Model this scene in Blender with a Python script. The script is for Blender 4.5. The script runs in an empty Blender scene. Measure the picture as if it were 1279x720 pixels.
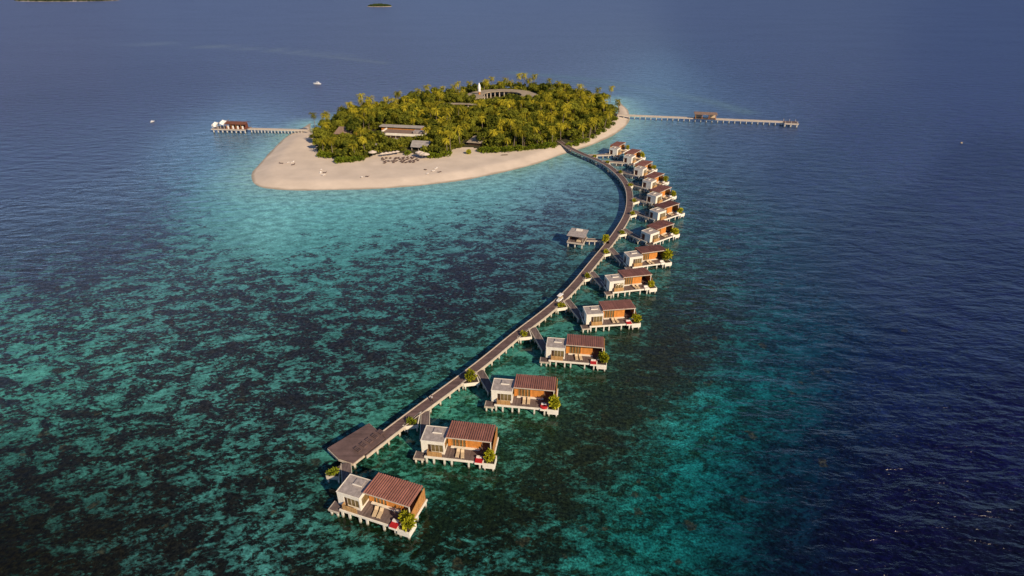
import bpy, bmesh, math, random
import numpy as np
from mathutils import Vector, Matrix

R = math.radians
rnd = random.Random(11)
sc = bpy.context.scene
col = sc.collection

# ------------------------------------------------------------------ camera, sky, sun, exposure
CAM_H, FOC, HORIZON = 88.0, 720.0, -35.0          # metres, photo pixels, photo row of the true horizon
PITCH = math.atan((360 - HORIZON) / FOC)
cam_d = bpy.data.cameras.new('camera')
cam = bpy.data.objects.new('camera', cam_d)
col.objects.link(cam)
cam.location = (0, 0, CAM_H)
cam.rotation_euler = (math.pi / 2 - PITCH, 0, 0)
cam_d.sensor_width = 36.0
cam_d.lens = FOC / 1279.0 * 36.0
cam_d.clip_start, cam_d.clip_end = 1.0, 90000.0
sc.camera = cam

SUN_EL, SUN_AZ = 31.0, 140.0                      # azimuth clockwise from +Y
world = bpy.data.worlds.new('World')
sc.world = world
world.use_nodes = True
wn = world.node_tree
sky = wn.nodes.new('ShaderNodeTexSky')
sky.sky_type = 'NISHITA'
sky.sun_disc = False
sky.sun_elevation = R(SUN_EL)
sky.sun_rotation = R(SUN_AZ)
sky.altitude = 50
sky.air_density = 0.3
sky.dust_density = 0.0
sky.ozone_density = 0.6
wn.links.new(sky.outputs[0], wn.nodes['Background'].inputs[0])
wn.nodes['Background'].inputs[1].default_value = 0.10

sun_d = bpy.data.lights.new('sun', 'SUN')
sun = bpy.data.objects.new('sun', sun_d)
col.objects.link(sun)
S = Vector((math.sin(R(SUN_AZ)) * math.cos(R(SUN_EL)), math.cos(R(SUN_AZ)) * math.cos(R(SUN_EL)), math.sin(R(SUN_EL))))
sun.rotation_euler = S.to_track_quat('Z', 'Y').to_euler()
sun_d.energy = 2.9
sun_d.angle = R(0.6)
sun_d.color = (1.0, 0.81, 0.56)

sc.view_settings.view_transform = 'Standard'
sc.view_settings.look = 'None'
sc.view_settings.exposure = 0.95
sc.view_settings.gamma = 1.0
sc.view_settings.use_curve_mapping = False
sc.render.engine = 'CYCLES'
sc.cycles.max_bounces = 6
sc.cycles.diffuse_bounces = 3
sc.cycles.glossy_bounces = 3
sc.cycles.transparent_max_bounces = 6
sc.cycles.caustics_reflective = False
sc.cycles.caustics_refractive = False

CP, SP = math.cos(PITCH), math.sin(PITCH)


def at(px, py, z=0.0):
    """The world point at height z that stands at photo pixel (px, py)."""
    u, v = (px - 639.5) / FOC, (py - 360.0) / FOC
    d = (u, CP - v * SP, -SP - v * CP)
    t = (z - CAM_H) / d[2]
    return Vector((d[0] * t, d[1] * t, z))


def project(x, y, z):
    dx, dy, dz = x, y, z - CAM_H
    depth = dy * CP - dz * SP
    down = -dy * SP - dz * CP
    return 639.5 + FOC * dx / depth, 360.0 + FOC * down / depth


# ------------------------------------------------------------------ helpers: materials
def lin(c):
    return tuple((v / 12.92 if v <= 0.04045 else ((v + 0.055) / 1.055) ** 2.4) for v in [q / 255.0 for q in c])


def material(name, rgb, rough=0.7, vary=0.18, scale=3.0, spec=0.3, stripes=None, bump=0.0, rand=0.0):
    """Procedural paint / wood / stone: colour broken by noise, optional board stripes (axis, pitch, depth)."""
    m = bpy.data.materials.new(name)
    m.use_nodes = True
    nt = m.node_tree
    b = nt.nodes['Principled BSDF']
    b.inputs['Roughness'].default_value = rough
    b.inputs['Specular IOR Level'].default_value = spec
    tc = nt.nodes.new('ShaderNodeTexCoord')
    nz = nt.nodes.new('ShaderNodeTexNoise')
    nz.inputs['Scale'].default_value = scale
    nz.inputs['Detail'].default_value = 5
    nz.inputs['Roughness'].default_value = 0.65
    nt.links.new(tc.outputs['Object'], nz.inputs['Vector'])
    mr = nt.nodes.new('ShaderNodeMapRange')
    mr.inputs['From Min'].default_value = 0.3
    mr.inputs['From Max'].default_value = 0.7
    mr.inputs['To Min'].default_value = 1 - vary
    mr.inputs['To Max'].default_value = 1 + vary
    nt.links.new(nz.outputs['Fac'], mr.inputs['Value'])
    fac = mr.outputs[0]
    if stripes:
        axis, pitch, depth = stripes
        sep = nt.nodes.new('ShaderNodeSeparateXYZ')
        nt.links.new(tc.outputs['Object'], sep.inputs[0])
        dv = nt.nodes.new('ShaderNodeMath'); dv.operation = 'DIVIDE'
        dv.inputs[1].default_value = pitch
        nt.links.new(sep.outputs[axis], dv.inputs[0])
        fl = nt.nodes.new('ShaderNodeMath'); fl.operation = 'FLOOR'
        nt.links.new(dv.outputs[0], fl.inputs[0])
        wnz = nt.nodes.new('ShaderNodeTexWhiteNoise'); wnz.noise_dimensions = '1D'
        nt.links.new(fl.outputs[0], wnz.inputs['W'])
        m2 = nt.nodes.new('ShaderNodeMapRange')
        m2.inputs['To Min'].default_value = 1 - depth
        m2.inputs['To Max'].default_value = 1 + depth
        nt.links.new(wnz.outputs['Value'], m2.inputs['Value'])
        mul = nt.nodes.new('ShaderNodeMath'); mul.operation = 'MULTIPLY'
        nt.links.new(fac, mul.inputs[0]); nt.links.new(m2.outputs[0], mul.inputs[1])
        fac = mul.outputs[0]
    if rand:
        oi = nt.nodes.new('ShaderNodeObjectInfo')
        m3 = nt.nodes.new('ShaderNodeMapRange')
        m3.inputs['To Min'].default_value = 1 - rand
        m3.inputs['To Max'].default_value = 1 + rand
        nt.links.new(oi.outputs['Random'], m3.inputs['Value'])
        mul = nt.nodes.new('ShaderNodeMath'); mul.operation = 'MULTIPLY'
        nt.links.new(fac, mul.inputs[0]); nt.links.new(m3.outputs[0], mul.inputs[1])
        fac = mul.outputs[0]
    vm = nt.nodes.new('ShaderNodeVectorMath'); vm.operation = 'SCALE'
    vm.inputs[0].default_value = rgb
    nt.links.new(fac, vm.inputs['Scale'])
    nt.links.new(vm.outputs[0], b.inputs['Base Color'])
    if bump:
        bp = nt.nodes.new('ShaderNodeBump')
        bp.inputs['Strength'].default_value = bump
        bp.inputs['Distance'].default_value = 0.1
        nt.links.new(nz.outputs['Fac'], bp.inputs['Height'])
        nt.links.new(bp.outputs[0], b.inputs['Normal'])
    return m


def foliage(name, dark, light, trans=0.25, scale=0.6, rand=0.3):
    """Leaves: two greens mixed clump by clump, tree by tree; some light passes through."""
    m = bpy.data.materials.new(name)
    m.use_nodes = True
    nt = m.node_tree
    nt.nodes.remove(nt.nodes['Principled BSDF'])
    out = nt.nodes['Material Output']
    tc = nt.nodes.new('ShaderNodeTexCoord')
    nz = nt.nodes.new('ShaderNodeTexNoise')
    nz.inputs['Scale'].default_value = scale
    nz.inputs['Detail'].default_value = 3
    nt.links.new(tc.outputs['Object'], nz.inputs['Vector'])
    oi = nt.nodes.new('ShaderNodeObjectInfo')
    mr = nt.nodes.new('ShaderNodeMapRange')
    mr.inputs['From Min'].default_value = 0.35; mr.inputs['From Max'].default_value = 0.65
    mr.inputs['To Min'].default_value = 0.15; mr.inputs['To Max'].default_value = 0.75
    nt.links.new(nz.outputs['Fac'], mr.inputs['Value'])
    m2 = nt.nodes.new('ShaderNodeMapRange')
    m2.inputs['To Min'].default_value = -rand; m2.inputs['To Max'].default_value = rand
    nt.links.new(oi.outputs['Random'], m2.inputs['Value'])
    ad = nt.nodes.new('ShaderNodeMath'); ad.operation = 'ADD'; ad.use_clamp = True
    nt.links.new(mr.outputs[0], ad.inputs[0]); nt.links.new(m2.outputs[0], ad.inputs[1])
    mx = nt.nodes.new('ShaderNodeMix'); mx.data_type = 'RGBA'
    mx.inputs['A'].default_value = (*dark, 1); mx.inputs['B'].default_value = (*light, 1)
    nt.links.new(ad.outputs[0], mx.inputs['Factor'])
    df = nt.nodes.new('ShaderNodeBsdfDiffuse'); tr = nt.nodes.new('ShaderNodeBsdfTranslucent')
    ms = nt.nodes.new('ShaderNodeMixShader'); ms.inputs[0].default_value = trans
    nt.links.new(mx.outputs['Result'], df.inputs[0]); nt.links.new(mx.outputs['Result'], tr.inputs[0])
    nt.links.new(df.outputs[0], ms.inputs[1]); nt.links.new(tr.outputs[0], ms.inputs[2])
    nt.links.new(ms.outputs[0], out.inputs[0])
    return m


M = dict(
    deck=material('weathered_decking', (0.150, 0.110, 0.102), 0.75, 0.25, 0.8, stripes=(0, 0.3, 0.2), rand=0.15),
    walk=material('boardwalk_planks', (0.130, 0.084, 0.078), 0.75, 0.25, 0.5, stripes=(1, 0.45, 0.16)),
    edge=material('pale_timber_beam', (0.52, 0.44, 0.36), 0.7, 0.2, 1.5),
    white=material('white_render', (0.77, 0.71, 0.61), 0.8, 0.13, 0.9),
    pile=material('white_concrete_pile', (0.64, 0.60, 0.52), 0.8, 0.2, 1.5),
    boxroof=material('grey_screed', (0.34, 0.295, 0.28), 0.85, 0.34, 1.3),
    roof=material('red_brown_roof', (0.29, 0.130, 0.100), 0.6, 0.2, 0.7, stripes=(0, 0.47, 0.14), rand=0.14),
    wood=material('orange_timber_wall', (0.56, 0.215, 0.045), 0.55, 0.22, 1.0, stripes=(0, 0.45, 0.14)),
    woodx=material('orange_timber_screen', (0.42, 0.20, 0.065), 0.55, 0.22, 1.0, stripes=(1, 0.3, 0.16)),
    bamboo=material('bamboo_fence', (0.44, 0.25, 0.10), 0.6, 0.25, 1.0, stripes=(0, 0.18, 0.22)),
    dark=material('dark_timber_and_shade', (0.055, 0.030, 0.020), 0.6, 0.3, 1.0),
    glass=material('amber_window_glass', (0.16, 0.12, 0.055), 0.12, 0.3, 0.7, spec=0.5),
    door=material('reddish_door', (0.16, 0.05, 0.03), 0.5, 0.2, 1.0),
    red=material('red_fabric', (0.42, 0.012, 0.018), 0.8, 0.15, 3.0),
    cloth=material('white_fabric', (0.78, 0.72, 0.66), 0.85, 0.08, 3.0),
    cream=material('cream_canvas', (0.62, 0.52, 0.44), 0.85, 0.12, 2.0),
    tan=material('tan_fabric', (0.62, 0.47, 0.30), 0.85, 0.12, 3.0),
    brown=material('brown_lounger', (0.13, 0.085, 0.075), 0.8, 0.2, 2.0),
    pale=material('pale_grey_roof', (0.37, 0.335, 0.31), 0.85, 0.25, 0.6),
    thatch=material('grey_thatch', (0.30, 0.245, 0.19), 0.95, 0.3, 1.2, bump=0.6),
    shingle=material('brown_shingle', (0.23, 0.155, 0.12), 0.9, 0.3, 1.0, bump=0.4),
    jetroof=material('rust_red_roof', (0.165, 0.066, 0.042), 0.7, 0.2, 0.8, stripes=(0, 0.5, 0.12)),
    ring=material('pale_shingle', (0.34, 0.275, 0.20), 0.9, 0.28, 0.35, bump=0.3),
    hull=material('white_gelcoat', (0.82, 0.80, 0.78), 0.3, 0.04, 1.0, spec=0.5),
    smoke=material('tinted_glass', (0.03, 0.035, 0.04), 0.1, 0.1, 1.0, spec=0.6),
    trunk=material('palm_trunk', (0.21, 0.165, 0.12), 0.9, 0.3, 2.0),
    bark=material('tree_bark', (0.14, 0.10, 0.07), 0.9, 0.3, 2.0),
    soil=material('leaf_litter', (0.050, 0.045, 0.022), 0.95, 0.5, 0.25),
    earth=material('planter_soil', (0.05, 0.035, 0.025), 0.95, 0.4, 1.5),
    skin=material('skin', (0.35, 0.2, 0.14), 0.6, 0.1, 3.0),
    shirt=material('white_shirt', (0.6, 0.57, 0.55), 0.8, 0.1, 3.0),
    palm=foliage('palm_fronds', (0.11, 0.11, 0.012), (0.60, 0.50, 0.040), 0.25, 0.5, 0.36),
    leaf=foliage('tree_leaves', (0.040, 0.056, 0.010), (0.275, 0.275, 0.032), 0.22, 0.5, 0.34),
    shrub=foliage('shrub_leaves', (0.085, 0.125, 0.012), (0.24, 0.27, 0.024), 0.22, 0.6, 0.3),
    bush=foliage('planter_leaves', (0.16, 0.18, 0.012), (0.62, 0.57, 0.035), 0.28, 1.2, 0.25),
    isle=foliage('far_island_trees', (0.03, 0.045, 0.02), (0.07, 0.09, 0.03), 0.1, 0.1, 0.0),
)


# algae and tide stain on the foot of every pile
nt = M['pile'].node_tree
bs = nt.nodes['Principled BSDF']
src = bs.inputs['Base Color'].links[0].from_socket
geo = nt.nodes.new('ShaderNodeNewGeometry')
sp_ = nt.nodes.new('ShaderNodeSeparateXYZ'); nt.links.new(geo.outputs['Position'], sp_.inputs[0])
nz = nt.nodes.new('ShaderNodeTexNoise'); nz.inputs['Scale'].default_value = 1.3
nt.links.new(geo.outputs['Position'], nz.inputs['Vector'])
ma = nt.nodes.new('ShaderNodeMath'); ma.operation = 'MULTIPLY_ADD'; ma.inputs[1].default_value = -0.9
nt.links.new(nz.outputs['Fac'], ma.inputs[0]); nt.links.new(sp_.outputs[2], ma.inputs[2])
mr = nt.nodes.new('ShaderNodeMapRange'); mr.inputs['From Min'].default_value = -0.2; mr.inputs['From Max'].default_value = 0.25
nt.links.new(ma.outputs[0], mr.inputs['Value'])
mx = nt.nodes.new('ShaderNodeMix'); mx.data_type = 'RGBA'
mx.inputs['A'].default_value = (0.10, 0.105, 0.065, 1)
nt.links.new(mr.outputs[0], mx.inputs['Factor']); nt.links.new(src, mx.inputs['B'])
nt.links.new(mx.outputs['Result'], bs.inputs['Base Color'])


# ------------------------------------------------------------------ helpers: meshes and objects
class MB:
    def __init__(self):
        self.v, self.f = [], []

    def add(self, vs, fs):
        n = len(self.v)
        self.v += [tuple(p) for p in vs]
        self.f += [tuple(i + n for i in q) for q in fs]
        return self

    def box(self, x0, x1, y0, y1, z0, z1):
        return self.add([(x0, y0, z0), (x1, y0, z0), (x1, y1, z0), (x0, y1, z0), (x0, y0, z1), (x1, y0, z1), (x1, y1, z1), (x0, y1, z1)],
                        [(3, 2, 1, 0), (4, 5, 6, 7), (0, 1, 5, 4), (1, 2, 6, 5), (2, 3, 7, 6), (3, 0, 4, 7)])

    def hexa(self, p):
        """Eight corners: bottom ring then top ring, both counter-clockwise from above."""
        return self.add(p, [(3, 2, 1, 0), (4, 5, 6, 7), (0, 1, 5, 4), (1, 2, 6, 5), (2, 3, 7, 6), (3, 0, 4, 7)])

    def bar(self, a, b, w, h):
        """A beam between two points, w wide and h high (top on the line)."""
        a, b = Vector(a), Vector(b)
        d = (b - a); d.z = 0
        if d.length < 1e-6:
            return self
        n = Vector((-d.y, d.x, 0)).normalized() * (w / 2)
        dn = Vector((0, 0, -h))
        return self.hexa([a - n + dn, b - n + dn, b + n + dn, a + n + dn, a - n, b - n, b + n, a + n])

    def prism(self, poly, z0, z1):
        n = len(poly)
        vs = [(p[0], p[1], z0) for p in poly] + [(p[0], p[1], z1) for p in poly]
        fs = [tuple(range(n - 1, -1, -1)), tuple(range(n, 2 * n))]
        fs += [(i, (i + 1) % n, (i + 1) % n + n, i + n) for i in range(n)]
        return self.add(vs, fs)

    def tube(self, pts, radii, seg=8, caps=True):
        pts = [Vector(p) for p in pts]
        rings = []
        for i, p in enumerate(pts):
            t = (pts[min(i + 1, len(pts) - 1)] - pts[max(i - 1, 0)]).normalized()
            u = t.cross(Vector((0, 1, 0)))
            if u.length < 1e-3:
                u = t.cross(Vector((1, 0, 0)))
            u.normalize(); w = t.cross(u)
            rings.append([p + (u * math.cos(2 * math.pi * k / seg) + w * math.sin(2 * math.pi * k / seg)) * radii[i] for k in range(seg)])
        vs = [q for r in rings for q in r]
        fs = []
        for i in range(len(pts) - 1):
            for k in range(seg):
                a, b = i * seg + k, i * seg + (k + 1) % seg
                fs.append((a, b, b + seg, a + seg))
        if caps:
            fs += [tuple(range(seg - 1, -1, -1)), tuple(range(len(vs) - seg, len(vs)))]
        return self.add(vs, fs)

    def ribbon(self, pts, half, z0, z1, off=0.0):
        """A plank road along a polyline: a closed strip, half wide each side of the line shifted off sideways."""
        L, Rr = [], []
        for i, p in enumerate(pts):
            a, b = pts[max(i - 1, 0)], pts[min(i + 1, len(pts) - 1)]
            d = Vector((b[0] - a[0], b[1] - a[1], 0)).normalized()
            n = Vector((-d.y, d.x, 0))
            q = Vector((p[0], p[1], 0))
            L.append(q + n * (off + half)); Rr.append(q + n * (off - half))
        n = len(pts)
        vs = [(p.x, p.y, z0) for p in Rr] + [(p.x, p.y, z0) for p in L] + [(p.x, p.y, z1) for p in Rr] + [(p.x, p.y, z1) for p in L]
        fs = []
        for i in range(n - 1):
            fs += [(i, n + i, n + i + 1, i + 1), (2 * n + i, 2 * n + i + 1, 3 * n + i + 1, 3 * n + i),
                   (i, i + 1, 2 * n + i + 1, 2 * n + i), (n + i + 1, n + i, 3 * n + i, 3 * n + i + 1)]
        fs += [(0, 2 * n, 3 * n, n), (n - 1, 2 * n - 1, 4 * n - 1, 3 * n - 1)]
        return self.add(vs, fs)

    def mesh(self, name, mat, smooth=False):
        me = bpy.data.meshes.new(name)
        me.from_pydata(self.v, [], self.f)
        me.materials.append(mat)
        if smooth:
            me.polygons.foreach_set('use_smooth', [True] * len(me.polygons))
        me.update()
        return me

    def build(self, name, mat, parent=None, smooth=False):
        return link(name, self.mesh(name, mat, smooth), parent)


def link(name, me, parent=None, loc=None, rz=0.0, s=None):
    o = bpy.data.objects.new(name, me)
    col.objects.link(o)
    if parent is not None:
        o.parent = parent
    if loc is not None:
        o.location = loc
    if rz:
        o.rotation_euler = (0, 0, rz)
    if s is not None:
        o.scale = (s, s, s) if not hasattr(s, '__len__') else s
    return o


def tag(o, label, cat, group=None):
    o['label'] = label
    o['category'] = cat
    if group:
        o['group'] = group
    return o


def thing(name, label, cat, loc=(0, 0, 0), rz=0.0, group=None):
    o = bpy.data.objects.new(name, None)
    o.empty_display_size = 0.5
    col.objects.link(o)
    o.location = loc
    o.rotation_euler = (0, 0, rz)
    return tag(o, label, cat, group)


def structure(o):
    o['kind'] = 'structure'
    return o


def stuff(o):
    o['kind'] = 'stuff'
    return o


def retree(src, label=None, group=None):
    """A copy of a thing with copies of its parts and sub-parts (mesh data shared)."""
    r = src.copy(); col.objects.link(r)
    if label:
        r['label'] = label
    if group:
        r['group'] = group

    def kids(a, b):
        for ch in list(a.children):
            c = ch.copy(); col.objects.link(c); c.parent = b
            kids(ch, c)
    kids(src, r)
    return r


def spline(pts, n=8, closed=False):
    P = [np.array(p[:2], float) for p in pts]
    N = len(P)
    out = []
    rng = range(N) if closed else range(N - 1)
    for i in rng:
        if closed:
            p0, p1, p2, p3 = P[(i - 1) % N], P[i], P[(i + 1) % N], P[(i + 2) % N]
        else:
            p0, p1, p2, p3 = P[max(i - 1, 0)], P[i], P[i + 1], P[min(i + 2, N - 1)]
        for k in range(n):
            t = k / n
            out.append(0.5 * (2 * p1 + (p2 - p0) * t + (2 * p0 - 5 * p1 + 4 * p2 - p3) * t * t + (3 * p1 - p0 - 3 * p2 + p3) * t ** 3))
    if not closed:
        out.append(P[-1])
    return np.array(out)


def resample(pts, step):
    pts = np.asarray(pts, float)
    seg = np.linalg.norm(np.diff(pts, axis=0), axis=1)
    s = np.concatenate([[0], np.cumsum(seg)])
    n = max(2, int(round(s[-1] / step)) + 1)
    q = np.linspace(0, s[-1], n)
    return np.stack([np.interp(q, s, pts[:, 0]), np.interp(q, s, pts[:, 1])], 1)


def sdf(poly, X, Y):
    """Signed distance to a polygon, positive inside."""
    d2 = np.full(X.shape, 1e18)
    ins = np.zeros(X.shape, bool)
    n = len(poly)
    for i in range(n):
        x0, y0 = poly[i]; x1, y1 = poly[(i + 1) % n]
        ex, ey = x1 - x0, y1 - y0
        L = ex * ex + ey * ey + 1e-12
        t = np.clip(((X - x0) * ex + (Y - y0) * ey) / L, 0, 1)
        d2 = np.minimum(d2, (X - x0 - t * ex) ** 2 + (Y - y0 - t * ey) ** 2)
        if y0 != y1:
            c = ((y0 > Y) != (y1 > Y)) & (X < (x1 - x0) * (Y - y0) / (y1 - y0) + x0)
            ins ^= c
    return np.where(ins, 1, -1) * np.sqrt(d2)


# ------------------------------------------------------------------ island outlines (read off the photo, laid on the ground)
veg_front = [(386, 164), (388, 174), (392, 185), (399, 195), (409, 197), (419, 199), (423, 203), (434, 203), (448, 202), (462, 198), (474, 194), (495, 193),
             (512, 193), (524, 195), (540, 198), (556, 196), (566, 190), (576, 186), (592, 186), (600, 190), (615, 191), (640, 189), (665, 187),
             (690, 184), (712, 182), (735, 175), (752, 165), (764, 156), (772, 147), (775, 139), (771, 131)]
veg_back = [(767, 120), (748, 110), (716, 102), (690, 99), (660, 96), (640, 96), (610, 97), (572, 101), (540, 106), (500, 114), (470, 118),
            (444, 122), (420, 130), (402, 139), (390, 149)]
water_front = [(388, 154), (382, 158), (377, 160.5), (372, 163), (362, 168), (350, 178), (336, 192), (322, 208), (315, 217), (315, 226), (322, 232), (336, 236), (370, 238), (420, 237.5),
               (480, 235.5), (530, 231.5), (580, 225), (630, 215), (670, 205), (703, 193), (735, 183), (763, 171), (779, 160), (786, 150),
               (785, 140), (778, 132), (771, 125)]
VEG = spline([at(x, y, 1.5)[:2] for x, y in veg_front] + [at(x, y, 12.5)[:2] for x, y in veg_back], 5, True)
back_pts = [at(x, y, 12.5) for x, y in veg_back]
cx0, cy0 = 12.0, 470.0
SHORE = spline([at(x, y, 0)[:2] for x, y in water_front] + [(cx0 + (p.x - cx0) * 1.06, cy0 + (p.y - cy0) * 1.06 + 4) for p in back_pts[:-1]], 5, True)


def beach_height(d):
    return np.where(d < 0, np.maximum(d * 0.13, -1.2), np.where(d < 9, d * 0.19, 1.71 - 0.10 * np.clip((d - 9) / 8, 0, 1)))


def grid_sheet(name, mat, poly_d, zfun, x0, x1, y0, y1, step, dmin):
    xs = np.arange(x0, x1 + step, step); ys = np.arange(y0, y1 + step, step)
    X, Y = np.meshgrid(xs, ys)
    D = poly_d(X, Y)
    Z = zfun(X, Y, D)
    keep = D > dmin
    quad = keep[:-1, :-1] & keep[1:, :-1] & keep[:-1, 1:] & keep[1:, 1:]
    W = len(xs)
    jj, ii = np.nonzero(quad)
    a = jj * W + ii
    F = np.stack([a, a + 1, a + W + 1, a + W], 1)
    used = np.unique(F)
    remap = np.zeros(X.size, int); remap[used] = np.arange(len(used))
    V = np.stack([X.ravel(), Y.ravel(), Z.ravel()], 1)[used]
    me = bpy.data.meshes.new(name)
    me.from_pydata(V.tolist(), [], remap[F].tolist())
    me.materials.append(mat)
    me.polygons.foreach_set('use_smooth', [True] * len(me.polygons))
    return link(name, me)


# sand: pale, wind-rippled, wet and darker just above the water
sand = material('coral_sand', (0.63, 0.525, 0.435), 0.9, 0.11, 0.09, spec=0.15)
nt = sand.node_tree
bs = nt.nodes['Principled BSDF']
src = bs.inputs['Base Color'].links[0].from_socket
geo = nt.nodes.new('ShaderNodeNewGeometry')
sp_ = nt.nodes.new('ShaderNodeSeparateXYZ'); nt.links.new(geo.outputs['Position'], sp_.inputs[0])
wz = nt.nodes.new('ShaderNodeTexNoise'); wz.inputs['Scale'].default_value = 0.08; wz.inputs['Detail'].default_value = 4
nt.links.new(geo.outputs['Position'], wz.inputs['Vector'])
wa = nt.nodes.new('ShaderNodeMath'); wa.operation = 'MULTIPLY_ADD'; wa.inputs[1].default_value = -0.7
nt.links.new(wz.outputs['Fac'], wa.inputs[0]); nt.links.new(sp_.outputs[2], wa.inputs[2])
wr = nt.nodes.new('ShaderNodeMapRange'); wr.interpolation_type = 'SMOOTHSTEP'
wr.inputs['From Min'].default_value = -0.32; wr.inputs['From Max'].default_value = 0.02
nt.links.new(wa.outputs[0], wr.inputs['Value'])
wx = nt.nodes.new('ShaderNodeMix'); wx.data_type = 'RGBA'
wx.inputs['A'].default_value = (0.36, 0.30, 0.235, 1)
nt.links.new(wr.outputs[0], wx.inputs['Factor']); nt.links.new(src, wx.inputs['B'])
nt.links.new(wx.outputs['Result'], bs.inputs['Base Color'])

bx0, by0 = SHORE.min(0) - 12; bx1, by1 = SHORE.max(0) + 12
structure(grid_sheet('beach', sand, lambda X, Y: sdf(SHORE, X, Y), lambda X, Y, D: beach_height(D) + 0.04 * np.sin(X * 0.21) * np.sin(Y * 0.17),
                     bx0, bx1, by0, by1, 2.0, -9.0))
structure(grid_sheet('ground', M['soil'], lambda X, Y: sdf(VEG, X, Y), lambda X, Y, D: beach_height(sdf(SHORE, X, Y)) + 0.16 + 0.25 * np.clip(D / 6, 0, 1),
                     bx0, bx1, by0, by1, 2.0, 0.3))

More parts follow.
